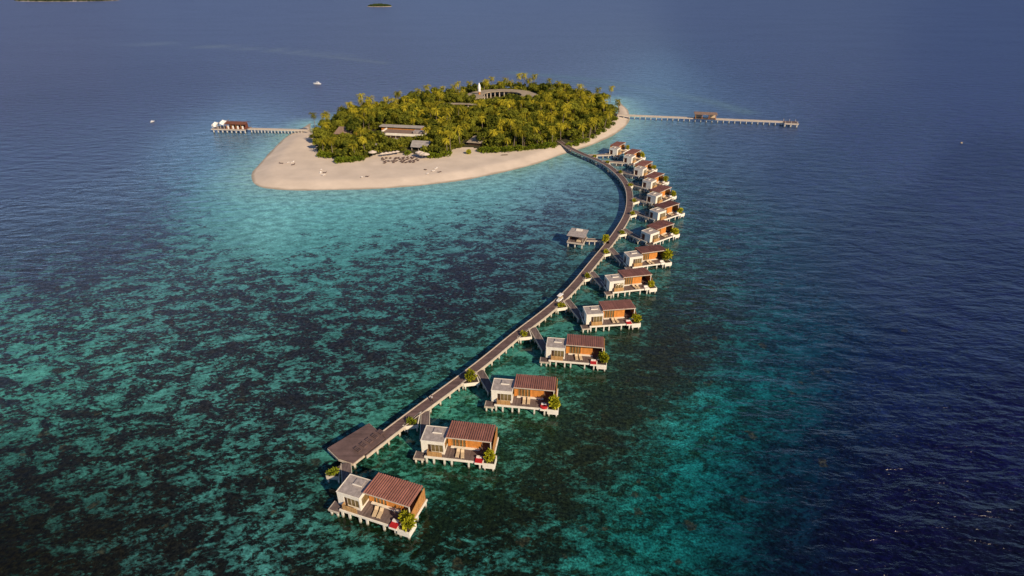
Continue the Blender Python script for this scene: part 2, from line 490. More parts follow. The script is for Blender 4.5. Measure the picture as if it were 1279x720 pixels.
# ------------------------------------------------------------------ water: one sheet to the horizon over a mapped reef
# (photo x, y, sand seen through the water, coral or weed seen through the water, share of coral, wave size, coral heads)
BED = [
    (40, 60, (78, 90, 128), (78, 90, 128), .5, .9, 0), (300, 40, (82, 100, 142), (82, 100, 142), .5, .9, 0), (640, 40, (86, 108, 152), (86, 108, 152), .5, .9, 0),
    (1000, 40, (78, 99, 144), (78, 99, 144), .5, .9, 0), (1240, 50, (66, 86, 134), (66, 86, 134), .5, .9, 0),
    (60, 140, (58, 68, 102), (58, 68, 102), .5, .8, 0), (200, 120, (64, 76, 112), (64, 76, 112), .5, .8, 0), (30, 220, (46, 54, 84), (46, 54, 84), .5, .7, 0), (130, 195, (52, 62, 92), (52, 62, 92), .5, .7, 0),
    (10, 300, (48, 60, 80), (42, 50, 68), .5, .5, 0), (340, 110, (74, 90, 128), (74, 90, 128), .5, .8, 0), (450, 85, (80, 96, 132), (80, 96, 132), .5, .8, 0),
    (1100, 160, (52, 70, 112), (52, 70, 112), .5, 1, 0), (1250, 230, (36, 50, 90), (36, 50, 90), .5, 1, 0), (1000, 230, (42, 62, 98), (42, 60, 96), .5, .9, 0),
    (1100, 330, (30, 45, 80), (30, 45, 80), .5, 1, 0), (1250, 380, (20, 32, 70), (20, 32, 70), .5, 1, 0), (1000, 330, (28, 52, 78), (28, 44, 74), .5, .9, 0),
    (1120, 480, (14, 26, 62), (14, 26, 62), .5, 1, 0), (1250, 560, (8, 13, 50), (8, 13, 50), .5, 1, 0), (1100, 640, (8, 12, 44), (8, 12, 44), .5, 1, 0), (1250, 700, (4, 6, 36), (4, 6, 36), .5, 1, 0),
    (1000, 440, (14, 42, 68), (12, 30, 58), .5, .9, .2), (1000, 560, (8, 26, 52), (8, 18, 46), .5, .9, .1), (980, 690, (6, 16, 42), (6, 12, 38), .5, .9, 0),
    (930, 170, (58, 82, 116), (50, 70, 108), .4, .8, 0), (880, 210, (58, 88, 112), (46, 66, 96), .5, .7, 0), (850, 150, (68, 104, 128), (52, 74, 106), .35, .6, 0),
    (800, 175, (80, 140, 156), (58, 92, 118), .18, .4, 0), (815, 130, (76, 112, 138), (62, 88, 122), .25, .5, 0), (900, 125, (66, 92, 130), (60, 82, 122), .4, .8, 0), (720, 95, (84, 110, 140), (76, 98, 132), .3, .7, 0), (620, 80, (84, 102, 138), (84, 102, 138), .5, .8, 0),
    (870, 260, (52, 92, 104), (40, 55, 76), .62, .6, .2), (930, 300, (38, 80, 96), (30, 52, 76), .5, .7, .2), (860, 330, (46, 96, 98), (38, 44, 56), .62, .6, .4),
    (890, 400, (26, 102, 102), (28, 50, 56), .48, .6, .5), (940, 440, (18, 80, 88), (18, 44, 58), .5, .7, .6), (960, 370, (24, 62, 82), (22, 44, 70), .5, .8, .3), (930, 520, (14, 78, 84), (12, 42, 50), .5, .6, .7), (850, 520, (26, 116, 116), (24, 58, 54), .42, .4, .9), (830, 610, (18, 104, 104), (14, 48, 48), .45, .4, .9),
    (740, 610, (24, 92, 86), (22, 40, 38), .5, .3, .9), (700, 690, (26, 96, 92), (20, 32, 32), .55, .3, .8), (780, 700, (18, 92, 90), (14, 42, 42), .5, .4, .8), (890, 660, (12, 64, 70), (10, 34, 42), .5, .6, .6), (930, 610, (10, 48, 62), (9, 28, 42), .5, .7, .4),
    (700, 525, (44, 80, 66), (31, 28, 28), .80, .25, .5), (790, 430, (46, 78, 76), (38, 34, 38), .80, .35, .5), (840, 390, (40, 88, 86), (36, 38, 46), .74, .5, .4), (640, 600, (34, 82, 74), (24, 25, 24), .72, .2, .5), (740, 480, (36, 66, 58), (31, 28, 30), .82, .3, .5),
    (560, 670, (42, 108, 104), (16, 26, 26), .66, .2, .4), (500, 700, (40, 100, 94), (18, 28, 26), .62, .2, .3), (600, 700, (44, 112, 108), (17, 26, 28), .60, .2, .4), (560, 610, (28, 74, 66), (18, 25, 22), .64, .2, .3),
    (600, 520, (46, 118, 104), (22, 58, 48), .42, .15, .2), (690, 428, (46, 116, 104), (24, 62, 54), .36, .15, .2), (740, 372, (46, 112, 106), (26, 66, 60), .38, .15, .1), (775, 316, (46, 108, 108), (28, 68, 64), .35, .15, .1), (795, 270, (46, 104, 106), (32, 72, 70), .35, .15, 0),
    (780, 215, (54, 104, 112), (36, 72, 78), .35, .15, 0), (480, 572, (42, 112, 92), (18, 46, 40), .52, .12, .2), (470, 640, (32, 88, 72), (18, 34, 28), .55, .15, .3), (800, 405, (40, 84, 74), (34, 38, 36), .62, .2, .2),
    (300, 240, (92, 162, 164), (62, 96, 108), .02, .18, 0), (350, 255, (108, 184, 184), (62, 96, 108), -.1, .12, 0), (450, 255, (100, 178, 178), (56, 84, 96), -.05, .12, 0), (540, 245, (98, 174, 176), (54, 80, 94), .10, .12, 0), (620, 230, (104, 176, 178), (56, 80, 96), .02, .12, 0), (690, 207, (110, 174, 180), (58, 82, 98), -.05, .12, 0), (735, 193, (100, 156, 164), (58, 82, 98), .0, .12, 0),
    (270, 275, (74, 138, 140), (56, 72, 86), .24, .2, 0), (400, 285, (70, 142, 144), (52, 66, 80), .30, .14, 0), (500, 280, (68, 136, 140), (48, 60, 74), .36, .12, 0), (600, 270, (72, 132, 140), (50, 60, 78), .42, .12, 0), (680, 240, (86, 140, 152), (58, 72, 92), .36, .12, 0), (715, 235, (78, 116, 136), (58, 70, 94), .52, .12, 0), (745, 240, (76, 118, 136), (58, 74, 98), .45, .12, 0),
    (510, 320, (60, 124, 128), (44, 52, 66), .52, .12, 0), (600, 310, (66, 122, 130), (44, 50, 66), .58, .12, 0), (700, 270, (72, 116, 136), (56, 64, 88), .52, .12, 0), (750, 290, (64, 112, 126), (50, 64, 84), .45, .12, 0), (660, 320, (62, 114, 124), (44, 48, 66), .54, .12, 0), (725, 310, (56, 106, 114), (40, 52, 62), .40, .12, 0),
    (640, 365, (58, 106, 114), (38, 40, 55), .66, .12, 0), (560, 385, (54, 112, 114), (36, 38, 52), .64, .12, .1), (690, 345, (56, 104, 112), (40, 44, 58), .58, .12, 0), (480, 370, (56, 120, 120), (42, 46, 58), .55, .12, .1), (430, 330, (62, 130, 130), (48, 54, 66), .48, .12, 0), (500, 440, (52, 108, 106), (34, 38, 48), .60, .12, .1), (580, 440, (52, 108, 108), (34, 38, 48), .56, .12, .1), (420, 450, (50, 108, 104), (34, 38, 48), .58, .12, .1),
    (240, 330, (68, 130, 130), (54, 58, 70), .50, .22, 0), (150, 300, (62, 106, 112), (54, 60, 78), .62, .3, 0), (60, 340, (62, 108, 110), (50, 54, 66), .62, .35, 0), (170, 385, (66, 128, 126), (50, 52, 62), .52, .25, .1), (300, 390, (62, 124, 122), (44, 48, 58), .56, .18, .1), (100, 440, (60, 130, 122), (42, 46, 52), .50, .25, .1), (20, 410, (62, 128, 122), (46, 48, 56), .5, .3, 0),
    (30, 480, (54, 122, 112), (38, 44, 50), .48, .25, .1), (250, 470, (58, 122, 116), (38, 42, 50), .54, .15, .1), (360, 500, (52, 110, 106), (32, 36, 44), .58, .12, .1), (150, 550, (48, 108, 100), (28, 32, 35), 0.56, .15, .3), (300, 600, (46, 104, 98), (25, 29, 33), 0.58, .12, .3), (60, 590, (36, 84, 78), (25, 28, 30), 0.58, .15, .3), (30, 680, (20, 44, 38), (20, 22, 19), 0.64, .15, .3), (130, 660, (34, 74, 70), (23, 26, 26), 0.62, .12, .3), (230, 690, (42, 90, 88), (22, 26, 30), 0.58, .12, .3), (350, 690, (50, 112, 108), (22, 28, 33), 0.48, .12, .3), (400, 620, (46, 102, 96), (24, 29, 32), 0.52, .12, .2), (440, 520, (52, 108, 106), (34, 38, 48), .52, .12, .1),
    (560, 583, (50, 124, 108), (24, 62, 52), .34, .15, .1), (585, 592, (50, 124, 108), (22, 56, 46), .40, .15, .1), (645, 528, (58, 132, 112), (26, 66, 54), .30, .15, .1), (670, 536, (56, 128, 112), (24, 56, 48), .36, .15, .1),
    (712, 466, (54, 128, 112), (26, 66, 56), .32, .15, .1), (735, 472, (52, 124, 110), (26, 60, 52), .36, .15, .1), (765, 418, (52, 120, 110), (28, 64, 56), .34, .15, .1), (795, 376, (50, 116, 110), (30, 66, 62), .36, .15, .1), (830, 345, (56, 120, 120), (32, 66, 68), .36, .2, .1),
    (530, 545, (44, 116, 98), (22, 60, 48), .36, .12, .1), (630, 465, (48, 120, 108), (24, 62, 52), .34, .12, .1),
    (640, 575, (36, 70, 62), (28, 27, 25), .86, .2, .5), (680, 580, (38, 72, 62), (28, 27, 26), .86, .22, .6), (715, 545, (40, 74, 62), (31, 29, 28), .88, .25, .6), (740, 515, (42, 74, 62), (31, 28, 28), .88, .25, .6),
    (775, 470, (42, 74, 66), (34, 31, 32), .90, .3, .5), (805, 450, (42, 76, 70), (36, 33, 35), .86, .35, .5), (835, 410, (44, 80, 76), (38, 36, 40), .86, .4, .4), (855, 365, (46, 84, 84), (40, 40, 48), .80, .5, .4), (560, 640, (36, 84, 76), (18, 26, 23), .74, .2, .4), (620, 640, (34, 80, 72), (22, 25, 23), .80, .2, .5),
    (230, 235, (66, 108, 124), (62, 76, 98), .50, .4, 0), (170, 255, (56, 76, 98), (54, 66, 90), .55, .5, 0), (80, 280, (50, 66, 86), (48, 58, 80), .55, .5, 0), (290, 195, (76, 124, 138), (66, 94, 114), .3, .4, 0), (250, 190, (68, 98, 124), (62, 84, 110), .45, .5, 0), (325, 160, (78, 112, 136), (70, 96, 122), .35, .45, 0),
]


def unsrgb(c):
    return np.where(c <= 0.04045, c / 12.92, ((c + 0.055) / 1.055) ** 2.4)


def axis_grid(lo, hi, step, far, grow=1.22):
    core = list(np.arange(lo, hi + step * .5, step))
    s, v, up = step, hi, []
    while v < far:
        s *= grow; v += s; up.append(v)
    return core, up


cxs, upx = axis_grid(-330, 330, 3.0, 45000)
cys, upy = axis_grid(66, 700, 3.0, 45000)
xs = np.array([-v for v in reversed(upx)] + cxs + upx)
ys = np.array([-20000, -6000, -1500, -400, -100, 0, 40.0] + cys + upy)
X, Y = np.meshgrid(xs, ys)
depth = Y * CP + CAM_H * SP
Yc = np.maximum(Y, 58.0)
dep = Yc * CP + CAM_H * SP
PX = 639.5 + FOC * X / dep
PY = 360 + FOC * (-Yc * SP + CAM_H * CP) / dep
PX = np.clip(PX, -150, 1430); PY = np.clip(PY, -40, 760)
bp = np.array([(b[0], b[1]) for b in BED], float)
# per-point display colours -> albedo; the sky's own reflection on the sheet is left out of it
K_SAND, K_CORAL = np.array([1.28, 1.04, 1.10]), np.array([1.05, 1.04, 0.94])


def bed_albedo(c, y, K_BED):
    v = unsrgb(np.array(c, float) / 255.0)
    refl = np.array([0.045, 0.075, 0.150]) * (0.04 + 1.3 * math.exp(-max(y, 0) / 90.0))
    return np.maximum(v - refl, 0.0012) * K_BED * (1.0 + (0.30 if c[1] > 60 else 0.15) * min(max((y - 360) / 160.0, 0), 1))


vals = np.array([list(bed_albedo(b[2], b[1], K_SAND)) + list(bed_albedo(b[3], b[1], K_CORAL)) + [b[4], b[5], b[6]] for b in BED])
fx, fy = PX.ravel(), PY.ravel()
acc = np.zeros((fx.size, vals.shape[1])); wsum = np.zeros(fx.size)
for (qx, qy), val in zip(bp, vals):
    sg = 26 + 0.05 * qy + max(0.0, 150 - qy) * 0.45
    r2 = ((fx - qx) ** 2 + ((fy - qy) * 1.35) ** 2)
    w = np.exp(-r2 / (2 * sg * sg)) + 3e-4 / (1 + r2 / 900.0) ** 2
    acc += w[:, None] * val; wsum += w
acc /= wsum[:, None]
# shallows: the sand shelves up to the waterline
D = sdf(SHORE, X, Y).ravel()
sh = np.clip(1 + D / 30.0, 0, 1) ** 2.0
acc[:, 0:3] = acc[:, 0:3] * (1 - sh[:, None]) + np.array([0.185, 0.36, 0.345]) * sh[:, None]
acc[:, 6] -= sh * 0.5


def near_line(pts_px, half):
    ln = [at(x, y, 0) for x, y in pts_px]
    best = np.full(X.size, 1e9)
    xf, yf = X.ravel(), Y.ravel()
    for p, q in zip(ln, ln[1:]):
        ex, ey = q.x - p.x, q.y - p.y
        t = np.clip(((xf - p.x) * ex + (yf - p.y) * ey) / (ex * ex + ey * ey), 0, 1)
        best = np.minimum(best, np.hypot(xf - p.x - t * ex, yf - p.y - t * ey))
    return np.exp(-(best / half) ** 2)


# the pale reef rim that curves behind the island, and long foam slicks on the open sea
for pts_, half, colr, amt in (([(640, 91), (700, 96), (740, 100), (790, 108), (840, 117), (890, 128), (930, 140)], 9.0, (0.075, 0.135, 0.18), .75),
                              ([(690, 101), (740, 107), (790, 116), (830, 126)], 7.0, (0.06, 0.12, 0.15), .6),
                              ([(0, 53), (60, 52), (150, 54), (240, 57), (330, 63), (420, 72), (480, 79)], 7.0, (0.11, 0.14, 0.18), .65),
                              ([(240, 58), (330, 60), (400, 66), (440, 70)], 5.0, (0.11, 0.14, 0.18), .5)):
    w = (near_line(pts_, half) * amt)[:, None]
    acc[:, 0:3] = acc[:, 0:3] * (1 - w) + np.array(colr) * w
    acc[:, 3:6] = acc[:, 3:6] * (1 - w) + np.array(colr) * w

wm = bpy.data.materials.new('sea_water')
wm.use_nodes = True
nt = wm.node_tree
b = nt.nodes['Principled BSDF']
L = nt.links.new


def N(t, **kw):
    n = nt.nodes.new(t)
    for k, v in kw.items():
        setattr(n, k, v)
    return n


def math_node(op, a, c=None, d=None, clamp=False):
    n = N('ShaderNodeMath', operation=op, use_clamp=clamp)
    for i, q in enumerate((a, c, d)):
        if q is None:
            continue
        if isinstance(q, (int, float)):
            n.inputs[i].default_value = q
        else:
            L(q, n.inputs[i])
    return n.outputs[0]


def noise(vec, scale, detail, rough, dist=0.0):
    n = N('ShaderNodeTexNoise')
    n.inputs['Scale'].default_value = scale
    n.inputs['Detail'].default_value = detail
    n.inputs['Roughness'].default_value = rough
    n.inputs['Distortion'].default_value = dist
    L(vec, n.inputs['Vector'])
    return n.outputs['Fac']


def mapped(rot, scl, loc=(0, 0, 0)):
    n = N('ShaderNodeMapping')
    n.inputs['Rotation'].default_value = (0, 0, R(rot))
    n.inputs['Scale'].default_value = scl
    n.inputs['Location'].default_value = loc
    L(tcw.outputs['Object'], n.inputs['Vector'])
    return n.outputs[0]


def ramp(v, a, c, lo=0.0, hi=1.0, smooth=True):
    n = N('ShaderNodeMapRange', interpolation_type='SMOOTHSTEP' if smooth else 'LINEAR')
    n.inputs['From Min'].default_value = a; n.inputs['From Max'].default_value = c
    n.inputs['To Min'].default_value = lo; n.inputs['To Max'].default_value = hi
    L(v, n.inputs['Value'])
    return n.outputs[0]


def attr(name):
    return N('ShaderNodeAttribute', attribute_name=name)


def mixc(f, a, c):
    n = N('ShaderNodeMix', data_type='RGBA')
    for s, q in (('Factor', f), ('A', a), ('B', c)):
        if isinstance(q, tuple):
            n.inputs[s].default_value = q
        elif isinstance(q, (int, float)):
            n.inputs[s].default_value = q
        else:
            L(q, n.inputs[s])
    return n.outputs['Result']


def scalec(c, f):
    n = N('ShaderNodeVectorMath', operation='SCALE')
    L(c, n.inputs[0]); L(f, n.inputs['Scale'])
    return n.outputs[0]


tcw = N('ShaderNodeTexCoord')
patch = mapped(-32, (0.72, 1.15, 1))
n1 = noise(patch, 0.20, 8, 0.72, 0.6)
n2 = noise(patch, 1.0, 6, 0.72, 0.4)
v = math_node('MULTIPLY_ADD', n1, 0.58, math_node('MULTIPLY', n2, 0.42))
cov = attr('coral_share').outputs['Fac']
thr = math_node('MULTIPLY_ADD', cov, 0.32, 0.348)
soft = math_node('MULTIPLY_ADD', attr('coral_heads').outputs['Fac'], 0.05, 0.02)
dmask = math_node('MULTIPLY_ADD', math_node('DIVIDE', math_node('SUBTRACT', thr, v), soft), 0.5, 0.5, clamp=True)
mot = noise(mapped(20, (1, 1, 1)), 1.15, 5, 0.68)
mot2 = noise(mapped(-30, (0.8, 1.2, 1), (31, 7, 0)), 0.30, 4, 0.6)
heads_amt = attr('coral_heads').outputs['Fac']
lightc = scalec(attr('bed_sand').outputs['Color'], math_node('MULTIPLY', ramp(mot, 0.3, 0.7, 0.72, 1.28), ramp(mot2, 0.32, 0.68, 0.70, 1.40)))
# blotchy reef slope: patches fade into each other more softly there
tint = mixc(ramp(noise(mapped(45, (1, 1, 1), (17, 3, 0)), 0.45, 5, 0.7), 0.40, 0.62), (0.90, 0.98, 1.10, 1), (1.18, 1.08, 0.88, 1))
darkc0 = scalec(attr('bed_coral').outputs['Color'], ramp(mot, 0.34, 0.68, 0.45, 1.75))
tm = N('ShaderNodeVectorMath', operation='MULTIPLY'); L(darkc0, tm.inputs[0]); L(tint, tm.inputs[1])
darkc = tm.outputs[0]
base = mixc(dmask, lightc, darkc)
spk = noise(mapped(0, (1, 1, 1), (5, 5, 5)), 2.6, 3, 0.6)
spa = math_node('MULTIPLY_ADD', math_node('SUBTRACT', spk, 0.5), math_node('MULTIPLY_ADD', heads_amt, 3.6, 1.0), 1.0)
base = scalec(base, math_node('MAXIMUM', spa, 0.35))
# rounded brown coral heads with a pale crown
vo = N('ShaderNodeTexVoronoi', feature='F1')
vo.inputs['Scale'].default_value = 0.26
hv = N('ShaderNodeVectorMath', operation='ADD')
wob = N('ShaderNodeTexNoise'); wob.inputs['Scale'].default_value = 0.5; wob.inputs['Detail'].default_value = 3
L(tcw.outputs['Object'], wob.inputs['Vector'])
wsc = N('ShaderNodeVectorMath', operation='SCALE'); wsc.inputs['Scale'].default_value = 3.0
L(wob.outputs['Color'], wsc.inputs[0]); L(tcw.outputs['Object'], hv.inputs[0]); L(wsc.outputs[0], hv.inputs[1])
L(hv.outputs[0], vo.inputs['Vector'])
hr = N('ShaderNodeSeparateColor'); L(vo.outputs['Color'], hr.inputs[0])
pick = math_node('GREATER_THAN', math_node('MULTIPLY_ADD', heads_amt, 0.62, hr.outputs[0]), 1.0)
hrad = math_node('MULTIPLY_ADD', hr.outputs[1], 0.22, 0.10)
hmask = math_node('MULTIPLY', ramp(math_node('SUBTRACT', hrad, vo.outputs['Distance']), -0.05, 0.06), pick)
hcol = mixc(ramp(mot, 0.42, 0.66), (0.010, 0.011, 0.008, 1), (0.080, 0.082, 0.046, 1))
hsoft = mixc(0.35, hcol, attr('bed_coral').outputs['Color'])
base = mixc(math_node('MULTIPLY', hmask, 0.85), base, hsoft)
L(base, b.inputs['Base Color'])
L(attr('chop').outputs['Fac'], b.inputs['Roughness'])      # small waves beyond the resolution of the bump
b.inputs['IOR'].default_value = 1.33
b.inputs['Specular IOR Level'].default_value = 0.5
# wind waves: crests run across the breeze, three sizes
wave = attr('wave_size').outputs['Fac']
w1 = noise(mapped(24, (0.55, 1.25, 1)), 0.16, 3, 0.5, 0.4)
w2 = noise(mapped(30, (0.55, 1.3, 1), (9, 4, 0)), 0.55, 4, 0.55, 0.3)
w3 = noise(mapped(16, (0.7, 1.2, 1), (3, 40, 0)), 1.9, 3, 0.55)
hgt = math_node('ADD', math_node('MULTIPLY', w1, 2.0), math_node('ADD', math_node('MULTIPLY', w2, 0.62), math_node('MULTIPLY', w3, 0.10)))
gust = ramp(noise(mapped(20, (0.6, 1.4, 1)), 0.012, 3, 0.5), 0.3, 0.7, 0.7, 1.25)
bpn = N('ShaderNodeBump')
bpn.inputs['Distance'].default_value = 0.8
L(math_node('MULTIPLY', math_node('MULTIPLY', wave, gust), 1.0), bpn.inputs['Strength'])
L(hgt, bpn.inputs['Height'])
L(bpn.outputs[0], b.inputs['Normal'])

W = len(xs); Hn = len(ys)
jj, ii = np.meshgrid(np.arange(Hn - 1), np.arange(W - 1), indexing='ij')
a = (jj * W + ii).ravel()
me = bpy.data.meshes.new('water')
nv, nf = X.size, a.size
me.vertices.add(nv); me.loops.add(nf * 4); me.polygons.add(nf)
me.vertices.foreach_set('co', np.stack([X.ravel(), Y.ravel(), np.zeros(nv)], 1).astype(np.float32).ravel())
me.loops.foreach_set('vertex_index', np.stack([a, a + 1, a + W + 1, a + W], 1).astype(np.int32).ravel())
me.polygons.foreach_set('loop_start', np.arange(0, nf * 4, 4, dtype=np.int32))
me.update(calc_edges=True)
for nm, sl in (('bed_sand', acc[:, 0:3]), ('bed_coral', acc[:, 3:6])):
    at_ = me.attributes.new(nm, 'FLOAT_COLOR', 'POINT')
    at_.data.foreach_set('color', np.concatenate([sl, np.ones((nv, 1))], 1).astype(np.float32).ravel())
chop = np.clip(0.09 + acc[:, 7] * 0.46 * (1 - np.exp(-np.hypot(X, Y).ravel() / 320.0)) , .06, .42)
acc = np.concatenate([acc, chop[:, None]], 1)
for nm, k in (('coral_share', 6), ('wave_size', 7), ('coral_heads', 8), ('chop', 9)):
    at_ = me.attributes.new(nm, 'FLOAT', 'POINT')
    at_.data.foreach_set('value', acc[:, k].astype(np.float32))
me.materials.append(wm)
structure(link('water', me))

# far islets on the horizon side of the sea
for px0, px1, py, h, nm in ((22, 148, 1.0, 9, 'low dark island'), (208, 246, -1.0, 6, 'low'), (400, 420, -2, 5, ''), (458, 490, 8.5, 7, 'sandy')):
    A, Bp = at(px0, py), at(px1, py)
    cx, cy, rx = (A.x + Bp.x) / 2, (A.y + Bp.y) / 2, (Bp.x - A.x) / 2
    mb = MB(); n = 40
    for k in range(n):
        t0, t1 = 2 * math.pi * k / n, 2 * math.pi * (k + 1) / n
        ry = rx * 0.5
        ring = [(1.0, -0.3), (0.95, 0.5), (0.80, 0.9)]
        for (ra, za), (rb, zb) in zip(ring, ring[1:]):
            mb.add([(cx + rx * ra * math.cos(t0), cy + ry * ra * math.sin(t0), za), (cx + rx * ra * math.cos(t1), cy + ry * ra * math.sin(t1), za),
                    (cx + rx * rb * math.cos(t1), cy + ry * rb * math.sin(t1), zb), (cx + rx * rb * math.cos(t0), cy + ry * rb * math.sin(t0), zb)], [(0, 1, 2, 3)])
        mb.add([(cx + rx * .8 * math.cos(t0), cy + ry * .8 * math.sin(t0), 1.1), (cx + rx * .8 * math.cos(t1), cy + ry * .8 * math.sin(t1), 1.1), (cx, cy, 1.3)], [(0, 1, 2)])
    structure(mb.build('distant_island', sand, None, True))
    mb = MB()
    for k in range(int(120 + rx * 2.5)):
        t, rr = rnd.uniform(0, 2 * math.pi), math.sqrt(rnd.random()) * (0.99 if h > 8 else .84)
        x, y = cx + rx * rr * math.cos(t), cy + rx * .5 * rr * math.sin(t)
        hh = h * rnd.uniform(.4, 1) * (1.1 - rr * .6); w = rnd.uniform(2.5, 5)
        for q in range(3):
            an = rnd.uniform(0, 3.14)
            dx, dy = w * math.cos(an), w * math.sin(an)
            mb.add([(x - dx, y - dy, 1), (x + dx, y + dy, 1), (x + dx * .7, y + dy * .7, 1 + hh), (x, y, 1 + hh * 1.15), (x - dx * .7, y - dy * .7, 1 + hh)], [(0, 1, 2, 3, 4)])
    stuff(mb.build('island_trees', M['isle']))

# ------------------------------------------------------------------ boardwalk
BW_Z = 2.2
bw_px = [(698.5, 176.5), (704, 180.6), (714, 186.3), (726, 192), (740, 197.5), (754, 203.5), (765, 211), (775, 220), (782, 229), (786, 238.5), (787, 248),
         (786.5, 257), (785.6, 264), (781, 275), (774, 286), (765, 299.4), (752.5, 315), (735, 336), (719, 356.5), (701, 374.5), (681, 391.5),
         (658, 408.5), (635, 425.5), (622, 439), (599, 455.8), (576.6, 474), (552.7, 490.7), (529, 508), (509, 523), (489, 538), (470, 553), (452, 567)]
BW = resample(spline([at(x, y, BW_Z)[:2] for x, y in bw_px], 8), 1.7)
for _ in range(26):                                # a smooth built curve, ends kept
    BW[1:-1] = BW[1:-1] * .5 + (BW[:-2] + BW[2:]) * .25
HALF = 1.22
bwalk = thing('boardwalk', 'long curving dark timber boardwalk on piles with a wide open platform at its end', 'boardwalk', (BW[0][0], BW[0][1], 0))
off = Vector((-BW[0][0], -BW[0][1], 0))


def loc2(p):
    return [(q[0] + off.x, q[1] + off.y) for q in p]


BWl = loc2(BW)
MB().ribbon(BWl, HALF, BW_Z - 0.16, BW_Z).build('deck', M['walk'], bwalk)
for sgn in (1, -1):
    MB().ribbon(BWl, 0.11, BW_Z - 0.55, BW_Z + 0.16, sgn * (HALF + 0.115)).build('edge_beam', M['edge'], bwalk)
seg = resample(BWl, 3.2)
n_bent = 0
for i in range(1, len(seg) - 1):
    d = Vector((seg[i + 1][0] - seg[i - 1][0], seg[i + 1][1] - seg[i - 1][1], 0)).normalized()
    nrm = Vector((-d.y, d.x, 0)); p = Vector((seg[i][0], seg[i][1], 0))
    mb = MB()
    for sgn in (1, -1):
        q = p + nrm * sgn * .95
        mb.box(q.x - .17, q.x + .17, q.y - .17, q.y + .17, -1.5, BW_Z - .5)
    mb.bar(p + nrm * 1.2 + Vector((0, 0, BW_Z - .165)), p - nrm * 1.2 + Vector((0, 0, BW_Z - .165)), 0.28, 0.34)
    mb.build('pile_frame', M['pile'], bwalk)
    n_bent += 1
# the wide platform at the open end
plat = [at(x, y, BW_Z) + off for x, y in ((441, 579.5), (481, 548.5), (477, 543.5), (461, 529.5), (409.5, 560.5), (423, 573.5))]
plat = [(p.x, p.y) for p in plat]
MB().prism(plat[::-1] if False else plat, BW_Z + 0.004, BW_Z + 0.18).build('platform', M['walk'], bwalk)
mb = MB()
for k in range(len(plat)):
    a_, b_ = plat[k], plat[(k + 1) % len(plat)]
    mb.bar((a_[0], a_[1], BW_Z), (b_[0], b_[1], BW_Z), 0.24, 0.5)
mb.build('platform_beam', M['edge'], bwalk)
pc = np.mean(np.array(plat), 0)
for u, w_ in ((.85, 0), (.85, 1), (.85, 2), (.85, 3), (.85, 4), (.85, 5)):
    q = pc + (np.array(plat[w_]) - pc) * u
    MB().box(q[0] - .18, q[0] + .18, q[1] - .18, q[1] + .18, -1.5, BW_Z - .01).build('piling', M['pile'], bwalk)
# slatted benches laid out on the platform
e = Vector((plat[1][0] - plat[0][0], plat[1][1] - plat[0][1], 0)).normalized()
nr = Vector((-e.y, e.x, 0))
for k in range(5):
    c = Vector((plat[0][0], plat[0][1], 0)) + e * (3.0 + k * 1.55) + nr * 2.0
    mb = MB()
    for j in range(3):
        a_ = c + e * (j * .33 - .33)
        mb.bar((a_ - nr * .8 + Vector((0, 0, BW_Z + .52))), (a_ + nr * .8 + Vector((0, 0, BW_Z + .52))), .22, .07)
    for j in (-.6, .6):
        a_ = c + nr * j
        mb.bar(a_ - e * .4 + Vector((0, 0, BW_Z + .45)), a_ + e * .4 + Vector((0, 0, BW_Z + .45)), .12, .268)
    o = mb.build('bench', M['walk'])
    o.location = -off
    tag(o, 'low slatted timber bench on the wide boardwalk platform', 'bench', 'slatted benches on the platform')

# ------------------------------------------------------------------ villas
def leafy(n, rx, rz, z0, size, seed, droop=0.0):
    """A shrub: leaf blades thrown through an uneven volume, tips outward."""
    r = random.Random(seed); mb = MB()
    lobes = [(r.uniform(-.45, .45) * rx, r.uniform(-.45, .45) * rx, z0 + r.uniform(.35, .75) * rz, r.uniform(.4, .62)) for _ in range(5)]
    for k in range(n):
        lx, ly, lz, lr = lobes[k % 5]
        d = Vector((r.gauss(0, 1), r.gauss(0, 1), r.gauss(0.15, .9))).normalized()
        p = Vector((lx, ly, lz)) + Vector((d.x * rx, d.y * rx, d.z * rz * .7)) * lr * r.uniform(.55, 1.05)
        t = (d + Vector((r.uniform(-.6, .6), r.uniform(-.6, .6), r.uniform(-.2, .6) - droop))).normalized()
        s = t.cross(Vector((r.uniform(-1, 1), r.uniform(-1, 1), r.uniform(-.3, 1)))).normalized()
        a = size * r.uniform(.6, 1.3)
        mb.add([p, p + t * a * .5 + s * a * .3, p + t * a, p + t * a * .5 - s * a * .3], [(0, 1, 2, 3)])
    return mb


